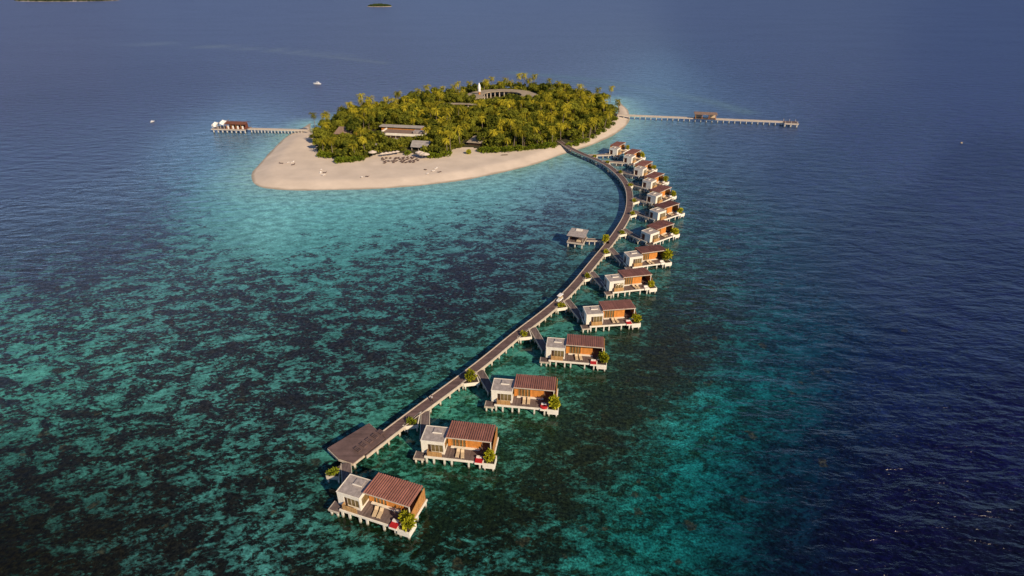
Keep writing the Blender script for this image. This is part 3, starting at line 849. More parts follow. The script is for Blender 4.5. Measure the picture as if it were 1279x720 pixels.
def make_villa():
    v = thing('overwater_villa', '', 'villa')
    DZ = 2.2
    # deck with pale edge beams
    MB().box(0.9, 12.8, -0.85, 2.2, DZ - .2, DZ).box(-.2, 14.6, 2.2, 6.5, DZ - .2, DZ - .003).build('deck', M['deck'], v)
    MB().box(.8, 12.75, -1.07, -.86, DZ - .42, DZ + .03).build('edge_beam', M['white'], v)
    MB().box(14.61, 14.82, 1.4, 6.5, DZ - .42, DZ + .03).build('edge_beam', M['white'], v)
    MB().box(-.42, -.21, 1.0, 6.5, DZ - .42, DZ + .03).build('edge_beam', M['white'], v)
    for x, y in ((1.2, -.9), (2.7, -.9), (4.9, -.9), (6.4, -.9), (9.9, -.9), (12.2, -.9), (-.05, 1.6), (-.05, 5.9), (4.9, 2.6), (9.5, 2.6), (14.4, 3.0), (4.9, 6.2), (9.5, 6.2), (14.4, 6.2)):
        MB().box(x - .17, x + .17, y - .17 + .1, y + .17 + .1, -1.5, DZ - .21).build('piling', M['pile'], v)
    # white bathroom block: walls with openings, door recess in the boardwalk side
    w = MB()
    w.box(0, .22, 0, 2.5, DZ, 5.3)                       # side wall
    w.box(0, .22, 2.5, 4.2, 4.55, 5.3)                   # over the entrance
    w.box(0, 4.75, 4.2, 4.4, DZ, 5.3)
    w.box(.22, 1.35, 0, .22, DZ, 5.3)                    # front, solid by the corner
    w.box(1.35, 4.75, 0, .22, 4.6, 5.3)
    w.box(2.0, 4.55, 0, .22, DZ, 2.75)
    w.box(4.55, 4.77, -.02, .6, DZ, 5.32)                # white corner post
    w.box(4.55, 4.75, .6, 4.2, 4.6, 5.3)
    w.box(4.55, 4.75, .6, 4.2, DZ, 2.6)
    block = w.build('bathroom_block', M['white'], v)
    MB().box(.071, 4.679, .071, 4.329, 5.31, 5.36).build('flat_roof', M['boxroof'], block)
    p = MB()
    p.box(-.06, 4.81, -.06, .07, 5.302, 5.45).box(-.06, 4.81, 4.33, 4.46, 5.302, 5.45).box(-.06, .07, .07, 4.33, 5.302, 5.45).box(4.68, 4.81, .07, 4.33, 5.302, 5.45)
    p.build('parapet', M['white'], block)
    sk = MB().box(1.9, 3.7, 2.5, 3.9, 5.362, 5.56).build('skylight', M['boxroof'], block)
    MB().box(1.8, 3.8, 2.40, 2.497, 5.362, 5.60).build('upstand', M['white'], block)
    wn_ = MB().box(2.05, 4.5, .08, .14, 2.75, 4.6).build('window', M['glass'], block)
    fr = MB()
    for x in (2.0, 2.82, 3.64, 4.46):
        fr.box(x, x + .09, .03, .2, 2.752, 4.598)
    fr.build('frame', M['edge'], block)
    MB().box(4.62, 4.68, .62, 4.18, 2.6, 4.6).build('window', M['glass'], block)
    MB().box(1.36, 1.99, .16, .20, DZ + .01, 4.59).build('door', M['dark'], block)
    MB().box(.7, .78, 2.5, 4.2, DZ + .01, 4.5).build('entrance_door', M['door'], block)
    # bedroom pavilion
    bw_ = MB()
    bw_.box(8.7, 11.6, 2.55, 2.75, DZ, 5.3)
    bw_.box(4.9, 5.7, 2.55, 2.75, DZ, 5.3)
    bw_.box(5.7, 8.7, 2.55, 2.75, 4.75, 5.3)
    bw_.box(4.9, 11.6, 6.0, 6.2, DZ, 5.3)
    bw_.box(4.9, 5.1, 2.75, 6.0, DZ, 5.3)
    bw_.box(11.4, 11.6, 2.75, 6.0, DZ, 5.3)
    pav = bw_.build('bedroom_wall', M['wood'], v)
    sd = MB().box(5.75, 8.65, 2.66, 2.71, DZ + .05, 4.72).build('sliding_door', M['glass'], v)
    fr = MB()
    for x in (5.7, 6.42, 7.16, 7.9, 8.6):
        fr.box(x, x + .11, 2.5, 2.655, DZ + .05, 4.72)
    fr.build('frame', M['wood'], sd)
    MB().box(5.55, 11.7, 2.02, 2.5, DZ + .004, DZ + .22).build('plinth_step', M['white'], v)
    MB().box(11.6, 14.3, 5.6, 5.75, DZ, 5.2).build('veranda_wall', M['dark'], v)  # back wall coloured dark to paint in the shade under the veranda roof
    # mono-pitch roof with standing ribs, white eave board
    x0, x1, y0, y1 = 4.86, 14.25, 1.15, 6.35
    zf, zb = 5.85, 5.62
    rf = MB()
    rf.hexa([(x0, y0, zf - .18), (x1, y0, zf - .18), (x1, y1, zb - .18), (x0, y1, zb - .18), (x0, y0, zf), (x1, y0, zf), (x1, y1, zb), (x0, y1, zb)])
    k = x0 + .12
    while k < x1 - .05:
        rf.hexa([(k, y0, zf - .02), (k + .15, y0, zf - .02), (k + .15, y1, zb - .02), (k, y1, zb - .02), (k, y0, zf + .13), (k + .15, y0, zf + .13), (k + .15, y1, zb + .13), (k, y1, zb + .13)])
        k += .47
    roof = rf.build('roof', M['roof'], v)
    MB().box(x0 + .02, x1 + .03, y0 - .07, y0 - .003, zf - .24, zf - .02).build('eave_board', M['edge'], roof)
    MB().box(13.95, 14.12, 1.35, 1.52, DZ + .003, 5.64).build('post', M['white'], v)
    MB().box(4.9, 11.7, 2.40, 2.548, 5.12, 5.44).build('lintel', M['wood'], v)
    # slatted end screen, bamboo fence, landing with steps, corner planter
    sc_ = MB()
    sc_.hexa([(14.45, 1.25, DZ + .05), (14.57, 1.25, DZ + .05), (14.57, 6.3, DZ + .05), (14.45, 6.3, DZ + .05), (14.45, 1.25, 4.2), (14.57, 1.25, 4.2), (14.57, 6.3, 5.3), (14.45, 6.3, 5.3)])
    sc_.build('end_screen', M['woodx'], v)
    MB().box(1.35, 4.4, -.80, -.70, DZ + .002, 3.35).box(1.35, 1.45, -.70, .0, DZ + .002, 3.35).build('bamboo_fence', M['bamboo'], v)
    MB().box(-1.25, .85, -1.35, .6, 1.55, 1.78).build('landing', M['deck'], v)
    MB().box(-1.27, .87, -1.50, -1.36, 1.42, 1.8).box(-1.42, -1.27, -1.50, .6, 1.42, 1.8).build('landing_beam', M['edge'], v)
    for x, y in ((-1.0, -1.1), (.3, -1.1), (-1.0, .4)):
        MB().box(x - .15, x + .15, y - .15, y + .15, -1.5, 1.54).build('piling', M['pile'], v)
    pl = MB()
    pl.box(12.8, 15.3, -1.25, -1.08, .95, 2.2).box(12.8, 15.3, 1.08, 1.25, .95, 2.2).box(12.8, 12.97, -1.08, 1.08, .95, 2.2).box(15.13, 15.3, -1.08, 1.08, .95, 2.2)
    pl.box(12.97, 15.13, -1.08, 1.08, .95, 1.1)
    plo = pl.build('planter', M['white'], v)
    MB().box(12.975, 15.125, -1.075, 1.075, 1.102, 2.0).build('soil', M['earth'], plo)
    for x in (13.2, 14.9):
        for y in (-.9, .9):
            MB().box(x - .16, x + .16, y - .16, y + .16, -1.5, .949).build('piling', M['pile'], v)
    MB().box(11.2, 12.78, -1.35, .55, 1.82, 2.23).build('daybed_base', M['white'], v)
    return v


VP = [((420, 613.7), (507.5, 665.8)), ((525.3, 549.8), (613.9, 580.5)), ((613.6, 487.2), (696.1, 513.3)), ((682.2, 433.3), (756.6, 456.9)),
      ((732.9, 393), (802.7, 404.1)), ((761.8, 352), (824, 359.4)), ((786.9, 321.8), (842.1, 327.2)), ((812.7, 293), (852.1, 290.8)),
      ((822.2, 265.9), (858.2, 264.7)), ((819.6, 245.6), (847.9, 242.6)), ((813.6, 227.6), (838.1, 224.9)), ((803, 212), (823.1, 208.9)),
      ((789.1, 196.6), (807.3, 195.3)), ((771, 186.6), (787.9, 185))]
ORD = ['nearest', 'second', 'third', 'fourth', 'fifth', 'sixth', 'seventh', 'eighth', 'seventh', 'sixth', 'fifth', 'fourth', 'third', 'second', 'first']
WHO = ['nearest villa, beside the wide platform', 'second villa from the wide platform', 'third villa from the wide platform', 'fourth villa from the wide platform',
       'fifth villa from the wide platform', 'sixth villa from the wide platform', 'seventh villa from the wide platform', 'seventh villa from the island beach',
       'sixth villa from the island beach', 'fifth villa from the island beach', 'fourth villa from the island beach', 'third villa from the island beach',
       'second villa from the island beach', 'villa closest to the island beach']
VL = ['largest overwater villa, beside the wide platform, its orange timber end screen in full sun',
      'second villa from the wide platform, two pale loungers and a red daybed on its deck',
      'third villa from the wide platform, a round red seat with white cushions on deck',
      'fourth villa from the wide platform, yellow-green bush at its white corner planter',
      'fifth villa from the wide platform, opposite the white golf buggy on the boardwalk',
      'sixth villa from the wide platform, roof overhanging a dark veranda corner',
      'seventh villa from the wide platform, tallest bush covering its roof corner',
      'villa across the boardwalk from the small grey-roofed pavilion, seventh from the beach',
      'sixth villa from the island beach, farthest out from the boardwalk curve',
      'fifth villa from the island beach, grey side wall turned to the boardwalk',
      'fourth villa from the island beach, set behind the boardwalk bend',
      'third villa from the island beach, white roof edge and orange walls',
      'second villa from the island beach, white block over dark water',
      'villa closest to the island beach, at the far end of the villa row']
HEAD_FIX = {}
proto = make_villa()
villa_frames = []
rl = random.Random(5)


def lounger_mesh(mat_a):
    mb = MB()
    mb.box(-.35, .35, -1.0, .45, .22, .36)
    mb.hexa([(-.35, .45, .22), (.35, .45, .22), (.35, 1.0, .55), (-.35, 1.0, .55), (-.35, .45, .36), (.35, .45, .36), (.35, .95, .72), (-.35, .95, .72)])
    for x in (-.28, .28):
        for y in (-.85, .3):
            mb.box(x - .05, x + .05, y - .05, y + .05, 0, .219)
    return mb.mesh('sun_lounger', mat_a)


LOUNGE = {k: lounger_mesh(M[k]) for k in ('tan', 'brown', 'cloth')}
BUSH = [leafy(420, 1.35, 2.7, 0.1, .62, 40 + i, .1).mesh('foliage', M['bush']) for i in range(4)]
STEM = MB()
for k in range(6):
    a_ = k * 1.05
    STEM.tube([(0.1 * math.cos(a_), .1 * math.sin(a_), -.1), (.3 * math.cos(a_), .3 * math.sin(a_), .8), (.7 * math.cos(a_), .7 * math.sin(a_), 1.5)], [.06, .05, .02], 5)
STEM = STEM.mesh('stem', M['bark'])


def bush(name, label, cat, loc, s, i, group=None):
    r = thing(name, label, cat, loc, rl.uniform(0, 6.28), group)
    r.scale = s if hasattr(s, '__len__') else (s, s, s)
    link('foliage', BUSH[i % 4], r)
    link('stem', STEM, r)
    return r


def fit_heading(pa, pb, L=15.3, dn=-1.15):
    """Heading whose 15.3 m long villa best spans the two photo points."""
    A = at(*pa, 5.5)
    best = None
    for k in range(-400, 900):
        h = R(k / 10)
        ex, ey = math.cos(h), math.sin(h)
        q = (A.x + ex * L - ey * dn, A.y + ey * L + ex * dn, 2.1)
        u, v_ = project(*q)
        er = (u - pb[0]) ** 2 + (2.0 * (v_ - pb[1])) ** 2
        if best is None or er < best[0]:
            best = (er, h)
    return A, best[1]


for i, (pa, pb) in enumerate(VP):
    A, h = fit_heading(pa, pb)
    o = proto if i == 0 else retree(proto)
    o.location = (A.x, A.y, 0)
    o.rotation_euler = (0, 0, h)
    tag(o, VL[i], 'villa', 'overwater villas along the boardwalk')
    villa_frames.append((A, h))
    Rm = Matrix.Translation((A.x, A.y, 0)) @ Matrix.Rotation(h, 4, 'Z')
    s = (1.0, .95, 1.05, 1.0, 1.0, 0.8, 1.45, .95, .9, .95, 0.9, .75, .95, .9)[i]
    bush('planter_bush', 'yellow-green leafy bush in the white corner planter of the ' + WHO[i], 'bush', Rm @ Vector((14.0 + rl.uniform(-.3, .3), rl.uniform(-.3, .3), 2.0)), (s * rl.uniform(.85, 1.1), s * rl.uniform(.85, 1.1), s * rl.uniform(.8, 1.15)), i, 'bushes in the villa planters')
    # daybed: red mattress, white cushions
    d = thing('daybed', 'red daybed with white cushions on the deck of the ' + WHO[i], 'daybed', Rm @ Vector((11.98, -.4, 2.234)), h, 'daybeds on the villa decks')
    if i == 2:
        MB().tube([(0, 0, 0), (0, 0, .3), (0, 0, .42)], [.86, .90, .74], 20).build('mattress', M['red'], d)
        d['label'] = 'round red seat with white cushions on the ' + WHO[i]
    else:
        MB().box(-.72, .72, -.88, .88, 0, .24).build('mattress', M['red'] if i < 5 else M['cloth'], d)
    cz = .42 if i == 2 else .242
    MB().box(-.6, .04, .12, .56, cz, cz + .34).build('cushion', M['cloth'], d)
    MB().box(.08, .58, .16, .56, cz, cz + .28).build('cushion', M['cloth'], d)
    if i >= 5:
        d['label'] = 'pale daybed with white cushions on the deck of the ' + WHO[i]
    jx_, jy_ = rl.uniform(-.9, .7), rl.uniform(-.2, .2)
    for k in range(2):
        lo = link('sun_lounger', LOUNGE['tan'], None, Rm @ Vector((8.3 + 1.0 * k + jx_, .55 + jy_ * (1 + k), 2.203)), h + R(6 + rl.uniform(-7, 7)))
        tag(lo, ('tan cushioned sun lounger nearer the daybed' if k else 'tan cushioned sun lounger nearer the glass door') + ' on the ' + WHO[i], 'lounger', 'sun loungers on the villa decks')

# ------------------------------------------------------------------ footbridges with corner planters, from the boardwalk to each villa
JUNC = [(434, 577), (527, 513.5), (596, 459), (665, 410), (706, 374), (739.5, 339.5), (763, 309.5), (783, 286), (789, 262.5), (790, 247), (785, 228.5), (774, 213.5), (756, 201), (738, 193.5)]
LOWB = [leafy(240, 1.3, 1.1, 0.0, .5, 70 + i, .2).mesh('foliage', M['bush']) for i in range(3)]
for i, (jx, jy) in enumerate(JUNC):
    A, h = villa_frames[i]
    J = at(jx, jy, BW_Z)
    J = Vector((J.x, J.y, 0))
    k = int(np.argmin([(J.x - q[0]) ** 2 + (J.y - q[1]) ** 2 for q in BW]))
    k = min(max(k, 1), len(BW) - 2)
    t = Vector((BW[k + 1][0] - BW[k - 1][0], BW[k + 1][1] - BW[k - 1][1], 0)).normalized()
    nn = Vector((-t.y, t.x, 0))
    E = Vector((A.x + math.cos(h) * -.40 - math.sin(h) * 3.4, A.y + math.sin(h) * -.40 + math.cos(h) * 3.4, 0))
    if nn.dot(E - Vector((BW[k][0], BW[k][1], 0))) < 0:
        nn = -nn
    if i == 0:
        P0 = at(432, 576.5, BW_Z); P0 = Vector((P0.x, P0.y, 0)); nn = (E - P0).normalized(); P0 = P0 + nn * .4
    else:
        P0 = Vector((BW[k][0], BW[k][1], 0)) + nn * (HALF + .24)
    ln = (E - P0)
    P0l = Vector((0, 0, 0)); El = E - P0
    f = thing('footbridge', 'timber footbridge on white piles leading to the ' + WHO[i], 'footbridge', P0, 0, 'footbridges from the boardwalk to the villas')
    mid = P0l + El * .5
    pts = [(P0l.x, P0l.y), (mid.x, mid.y), (El.x, El.y)]
    MB().ribbon(pts, .85, BW_Z - .2, BW_Z - .01).build('deck', M['deck'], f)
    for sgn in (1, -1):
        MB().ribbon(pts, .07, BW_Z - .5, BW_Z + .1, sgn * .93).build('edge_beam', M['edge'], f)
    npile = max(2, int(El.length / 2.6))
    dn = El.normalized(); dnn = Vector((-dn.y, dn.x, 0))
    for q in range(npile):
        c = P0l + El * ((q + .6) / npile)
        for sgn in (1, -1):
            g = c + dnn * sgn * .7
            MB().box(g.x - .14, g.x + .14, g.y - .14, g.y + .14, -1.5, BW_Z - .21).build('piling', M['pile'], f)
    # planter in the near corner between boardwalk and bridge
    near = -t if (-t).y < t.y else t
    side = dnn if dnn.dot(near) > 0 else -dnn
    if i == 0:
        near = (at(406, 588, 0) - at(428, 577, 0)); near.z = 0; near.normalize(); side = near
    a0 = P0l + side * 1.02 + nn * .02
    quad = [a0, a0 + near * (3.3 if i == 0 else 5.6), a0 + near * (3.2 if i == 0 else 5.4) + nn * .8, a0 + dn * (2.8 if i == 0 else 4.3) + side * .5]
    area = sum(quad[q].x * quad[(q + 1) % 4].y - quad[(q + 1) % 4].x * quad[q].y for q in range(4))
    if area < 0:
        quad = quad[::-1]
    pq = [(q.x, q.y) for q in quad]
    pl = MB().prism(pq, BW_Z - .85, BW_Z + .05).build('planter', M['edge'] if i == 0 else M['white'], f)
    cc = sum(quad, Vector()) / 4
    MB().prism([(cc.x + (q.x - cc.x) * .88, cc.y + (q.y - cc.y) * .88) for q in quad], BW_Z + .052, BW_Z + .09).build('soil', M['earth'], pl)
    for q in quad:
        g = cc + (q - cc) * .78
        MB().box(g.x - .14, g.x + .14, g.y - .14, g.y + .14, -1.5, BW_Z - .851).build('piling', M['pile'], f)
    r = thing('low_shrub', ('dark green' if i in (0, 1) else 'yellow-green') + ' low shrub in the footbridge planter of the ' + WHO[i], 'shrub', P0 + cc + Vector((0, 0, BW_Z + .08)), rl.uniform(0, 6), 'shrubs in the footbridge planters')
    sc1 = (1.2 if i == 2 else .85)
    r.scale = (sc1, sc1, sc1 * (1.5 if i == 2 else 1.0))
    me_ = LOWB[i % 3]
    if i in (0, 1):
        me_ = me_.copy(); me_.materials[0] = M['shrub']
    link('foliage', me_, r)
    link('stem', STEM, r, s=(.7, .7, .45))

# ------------------------------------------------------------------ small pavilion on the lagoon side
def frame_from(p0, p1, z):
    a_, b_ = at(*p0, z), at(*p1, z)
    return Vector((a_.x, a_.y, 0)), math.atan2(b_.y - a_.y, b_.x - a_.x), math.hypot(b_.x - a_.x, b_.y - a_.y)


o0, hh, LL = frame_from((708.5, 302), (727.8, 304.8), 2.4)
pv = thing('lagoon_pavilion', 'small open timber pavilion with grey roof on stilts inside the lagoon', 'pavilion', o0, hh)
MB().box(0, LL, 0, 6.5, 2.2, 2.4).build('deck', M['deck'], pv)
MB().box(-.1, LL + .1, -.16, -.003, 1.9, 2.46).box(LL + .003, LL + .16, 0, 6.5, 1.9, 2.46).box(-.16, -.003, 0, 6.5, 1.9, 2.46).build('edge_beam', M['edge'], pv)
for x in (.3, LL / 2, LL - .3):
    for y in (.3, 3.3, 6.2):
        MB().box(x - .19, x + .19, y - .19, y + .19, -1.5, 2.19).build('piling', M['pile'], pv)
for x in (.3, LL - .3):
    for y in (1.2, 6.2):
        MB().box(x - .1, x + .1, y - .1, y + .1, 2.403, 4.43).build('post', M['edge'], pv)
rf = MB().hexa([(-.5, .6, 4.4), (LL + .5, .6, 4.4), (LL + .3, 7.2, 4.75), (-.3, 7.2, 4.75), (-.5, .6, 4.6), (LL + .5, .6, 4.6), (LL + .3, 7.2, 4.95), (-.3, 7.2, 4.95)]).build('roof', M['boxroof'], pv)
MB().box(LL * .3, LL * .7, 5.0, 6.6, 4.87, 5.2).build('upstand', M['white'], rf)
MB().box(.4, LL - .4, 5.6, 5.8, 2.403, 4.6).box(.4, .55, 2.5, 5.6, 2.403, 4.45).build('back_wall', M['wood'], pv)
MB().box(LL * .55, LL * .82, .9, 1.9, 2.403, 2.9).build('counter', M['tan'], pv)
# link bridge to the boardwalk
wpos = Matrix.Translation(o0) @ Matrix.Rotation(hh, 4, 'Z') @ Vector((LL + .2, 4.6, 0))
tgt = at(764, 299.5, BW_Z); kk = int(np.argmin([(tgt.x - q[0]) ** 2 + (tgt.y - q[1]) ** 2 for q in BW]))
dirv = (Vector((BW[kk][0], BW[kk][1], 0)) - wpos); dist = dirv.length - HALF - .24
dirv.normalize()
f = thing('footbridge', 'timber footbridge from the boardwalk to the small grey-roofed lagoon pavilion', 'footbridge', wpos, 0)
endp = dirv * dist
MB().ribbon([(0, 0), (endp.x / 2, endp.y / 2), (endp.x, endp.y)], .8, BW_Z - .2, BW_Z - .01).build('deck', M['deck'], f)
for sgn in (1, -1):
    MB().ribbon([(0, 0), (endp.x / 2, endp.y / 2), (endp.x, endp.y)], .07, BW_Z - .45, BW_Z + .08, sgn * .88).build('edge_beam', M['edge'], f)
nrm = Vector((-dirv.y, dirv.x, 0))
for q in range(4):
    c = dirv * dist * (q + .6) / 4
    for sgn in (1, -1):
        g = c + nrm * sgn * .6
        MB().box(g.x - .13, g.x + .13, g.y - .13, g.y + .13, -1.5, BW_Z - .21).build('piling', M['pile'], f)
kt = at(757, 303, 2.2)
f2 = thing('planter_box', 'small white planter box by the lagoon pavilion footbridge', 'planter', (kt.x, kt.y, 0))
MB().box(-1.1, 1.1, -1, 1, 1.5, 2.2).build('box', M['edge'], f2)
for x in (-.8, .8):
    MB().box(x - .13, x + .13, -.13, .13, -1.5, 1.499).build('piling', M['pile'], f2)
bush('planter_bush', 'round yellow-green bush beside the boardwalk at the lagoon pavilion footbridge', 'bush', (kt.x, kt.y, 2.2), .95, 2)

# golf buggy and a walker on the boardwalk
def on_walk(px, py, sideways=0.0):
    t_ = at(px, py, BW_Z)
    k_ = int(np.argmin([(t_.x - q[0]) ** 2 + (t_.y - q[1]) ** 2 for q in BW]))
    k_ = min(max(k_, 1), len(BW) - 2)
    d_ = Vector((BW[k_ + 1][0] - BW[k_ - 1][0], BW[k_ + 1][1] - BW[k_ - 1][1], 0)).normalized()
    return Vector((BW[k_][0], BW[k_][1], BW_Z + .001)) + Vector((-d_.y, d_.x, 0)) * sideways, math.atan2(d_.y, d_.x)


p, h = on_walk(698.5, 377)
g = thing('golf_buggy', 'white roofed golf buggy standing on the boardwalk by the fifth footbridge', 'golf buggy', p, h)
MB().hexa([(-1.2, -.55, .28), (1.25, -.5, .28), (1.25, .5, .28), (-1.2, .55, .28), (-1.2, -.55, .75), (1.1, -.45, .62), (1.1, .45, .62), (-1.2, .55, .75)]).build('body', M['hull'], g)
MB().box(-1.05, -.1, -.5, .5, .752, .95).box(-1.15, -1.0, -.5, .5, .952, 1.35).build('seat', M['tan'], g)
MB().hexa([(-1.3, -.62, 1.86), (.85, -.58, 1.86), (.85, .58, 1.86), (-1.3, .62, 1.86), (-1.2, -.55, 1.96), (.75, -.5, 1.96), (.75, .5, 1.96), (-1.2, .55, 1.96)]).build('roof', M['hull'], g)
for x, y in ((-1.15, -.5), (-1.15, .5), (.72, -.44), (.72, .44)):
    MB().box(x - .03, x + .03, y - .03, y + .03, .7, 1.858).build('post', M['smoke'], g)
for x in (-.75, .85):
    for y in (-.56, .56):
        MB().tube([(x, y - .09, .24), (x, y + .09, .24)], [.24, .24], 14).build('wheel', M['dark'], g)


def make_person(loc, rz, label):
    """Walking figure: one skinned body, clothing as children."""
    J = {'hip': (0, 0, .95), 'chest': (0, .03, 1.28), 'neck': (0, .03, 1.48), 'head': (0, .06, 1.64), 'crown': (0, .05, 1.74),
         'sl': (.18, .02, 1.42), 'el': (.24, -.06, 1.14), 'hl': (.22, .06, .88), 'sr': (-.18, .02, 1.42), 'er': (-.25, .0, 1.13), 'hr': (-.22, .16, .90),
         'tl': (.1, 0, .9), 'kl': (.1, .16, .5), 'al': (.1, .12, .08), 'fl': (.1, .28, .03), 'tr': (-.1, 0, .9), 'kr': (-.1, -.04, .5), 'ar': (-.1, -.28, .12), 'fr': (-.1, -.16, .03)}
    E_ = [('hip', 'chest'), ('chest', 'neck'), ('neck', 'head'), ('head', 'crown'), ('chest', 'sl'), ('sl', 'el'), ('el', 'hl'), ('chest', 'sr'), ('sr', 'er'), ('er', 'hr'),
          ('hip', 'tl'), ('tl', 'kl'), ('kl', 'al'), ('al', 'fl'), ('hip', 'tr'), ('tr', 'kr'), ('kr', 'ar'), ('ar', 'fr')]
    rad = dict(hip=.14, chest=.15, neck=.06, head=.10, crown=.07, sl=.07, el=.05, hl=.035, sr=.07, er=.05, hr=.035, tl=.09, kl=.065, al=.045, fl=.035, tr=.09, kr=.065, ar=.045, fr=.035)
    names = list(J)
    r = thing('person', label, 'person', loc, rz)
    mb = MB()
    for a_, b_ in E_:
        A_, B_ = Vector(J[a_]), Vector(J[b_])
        mb.tube([A_, A_.lerp(B_, .5), B_], [rad[a_], (rad[a_] + rad[b_]) / 2, rad[b_]], 8)
    body = mb.build('body', M['skin'], r, True)
    rm = body.modifiers.new('fuse', 'REMESH'); rm.mode = 'VOXEL'; rm.voxel_size = .025
    mb = MB().tube([(0, 0, .93), (0, .02, 1.1), (0, .03, 1.3), (0, .03, 1.45)], [.17, .16, .185, .10], 12)
    for s_, e_ in (('sl', 'el'), ('sr', 'er')):
        mb.tube([Vector(J[s_]), Vector(J[s_]).lerp(Vector(J[e_]), .75)], [.095, .08], 10)
    mb.build('shirt', M['shirt'], r, True)
    mb = MB()
    for t_, k_, a_ in (('tl', 'kl', 'al'), ('tr', 'kr', 'ar')):
        mb.tube([Vector(J[t_]) + Vector((0, 0, .06)), J[k_], J[a_]], [.125, .09, .07], 10)
    mb.build('trousers', M['dark'], r, True)
    MB().tube([(0, .03, 1.62), (0, .02, 1.70), (0, .03, 1.765)], [.095, .112, .05], 12).build('hair', M['dark'], r, True)
    return r


p, h = on_walk(540.5, 500.5, .2)
make_person(p, h + R(90), 'person in a pale top and dark trousers walking along the boardwalk')

# ------------------------------------------------------------------ jetties off the island
def jetty_line(p0, p1, z):
    a_, b_ = at(*p0, z), at(*p1, z)
    return Vector((a_.x, a_.y, 0)), Vector((b_.x, b_.y, 0))


JZ = 2.6
a_, b_ = jetty_line((771, 143.5), (978, 152.2), JZ)
d = (b_ - a_); LJ = d.length; h = math.atan2(d.y, d.x)
jt = thing('long_jetty', 'long pale timber jetty with a shelter midway, running out from the narrow beach', 'jetty', a_, h)
MB().box(0, LJ, -1.3, 1.3, JZ - .2, JZ).build('deck', M['edge'], jt)
for s_ in (-1, 1):
    MB().box(0, LJ, s_ * 1.42 - .1, s_ * 1.42 + .1, JZ - .55, JZ + .12).build('edge_beam', M['edge'], jt)
nb = int(LJ / 3.6)
for k in range(nb + 1):
    x = 1 + k * (LJ - 2) / nb
    MB().box(x - .2, x + .2, -1.3, -.9, -1.5, JZ - .21).box(x - .2, x + .2, .9, 1.3, -1.5, JZ - .21).box(x - .16, x + .16, -.9, .9, JZ - .6, JZ - .21).build('pile_frame', M['pile'], jt)
xs_ = LJ * (883.0 - 771) / (978 - 771)
MB().box(xs_ - 7, xs_ + 7, -2.6, 2.6, JZ + .003, JZ + .14).build('shelter_floor', M['deck'], jt)
for x in (-6.4, -2.2, 2.2, 6.4):
    for y in (-2.3, 2.3):
        MB().box(xs_ + x - .14, xs_ + x + .14, y - .14, y + .14, JZ + .143, JZ + 2.85).build('post', M['wood'], jt)
MB().box(xs_ - 6.6, xs_ - 2.2, 1.9, 2.1, JZ + .143, JZ + 2.6).box(xs_ + 2.6, xs_ + 6.6, 2.12, 2.25, JZ + .143, JZ + 2.5).build('shelter_wall', M['tan'], jt)
MB().hexa([(xs_ - 7.4, -3, JZ + 2.86), (xs_ + 7.4, -3, JZ + 2.86), (xs_ + 7.4, 3, JZ + 3.3), (xs_ - 7.4, 3, JZ + 3.3), (xs_ - 7.4, -3, JZ + 3.1), (xs_ + 7.4, -3, JZ + 3.1), (xs_ + 7.4, 3, JZ + 3.55), (xs_ - 7.4, 3, JZ + 3.55)]).build('shelter_roof', M['shingle'], jt)
MB().box(LJ, LJ + 8.5, -4.6, 2.2, JZ - .25, JZ + .05).build('end_platform', M['deck'], jt)
MB().box(LJ, LJ + 8.5, -4.8, -4.61, JZ - .7, JZ + .1).box(LJ + 8.51, LJ + 8.7, -4.6, 2.2, JZ - .7, JZ + .1).build('end_beam', M['edge'], jt)
for x in (.6, 4.2, 7.9):
    for y in (-4.2, 1.7):
        MB().box(LJ + x - .3, LJ + x + .3, y - .3, y + .3, -1.5, JZ - .26).build('piling', M['pile'], jt)
        MB().box(LJ + x - .1, LJ + x + .1, y - .1, y + .1, JZ + .052, JZ + 1.5).build('post', M['edge'], jt)

a_, b_ = jetty_line((385, 162.8), (270, 159.5), JZ)
d = (b_ - a_); LJ = d.length; h = math.atan2(d.y, d.x)
jl = thing('arrival_jetty', 'arrival jetty with a rust-red roofed hall at its end, off the sandy point', 'jetty', a_, h)
xh = LJ * (385 - 311.0) / 115
MB().box(0, xh, -1.2, 1.2, JZ - .2, JZ).build('deck', M['edge'], jl)
for s_ in (-1, 1):
    MB().box(0, xh, s_ * 1.32 - .1, s_ * 1.32 + .1, JZ - .55, JZ + .12).build('edge_beam', M['edge'], jl)
nb = int(xh / 2.4)
for k in range(nb):
    x = 4 + k * (xh - 4) / nb
    MB().box(x - .2, x + .2, -1.2, -.8, -1.5, JZ - .21).box(x - .2, x + .2, .8, 1.2, -1.5, JZ - .21).box(x - .16, x + .16, -.8, .8, JZ - .6, JZ - .21).build('pile_frame', M['pile'], jl)
MB().box(xh + .01, LJ + 1, -4.2, 3.6, JZ - .25, JZ + .04).build('hall_floor', M['deck'], jl)
MB().box(xh, LJ + 1.2, 3.61, 3.85, JZ - .6, JZ + .1).build('floor_beam', M['edge'], jl)
for k in range(8):
    x = xh + .8 + k * (LJ - xh - .8) / 7
    MB().box(x - .25, x + .25, 3.0, 3.5, -1.5, JZ - .26).box(x - .25, x + .25, -3.9, -3.4, -1.5, JZ - .26).build('pile_frame', M['pile'], jl)
xe = xh + (LJ - xh) * .60
MB().box(xh + .6, xe, -1.0, -.8, JZ + .043, JZ + 3.0).box(xh + .6, xh + .8, -.8, 2.0, JZ + .043, JZ + 3).box(xh + .8, xe, 1.9, 2.1, JZ + .043, JZ + 1.1).build('hall_wall', M['door'], jl)
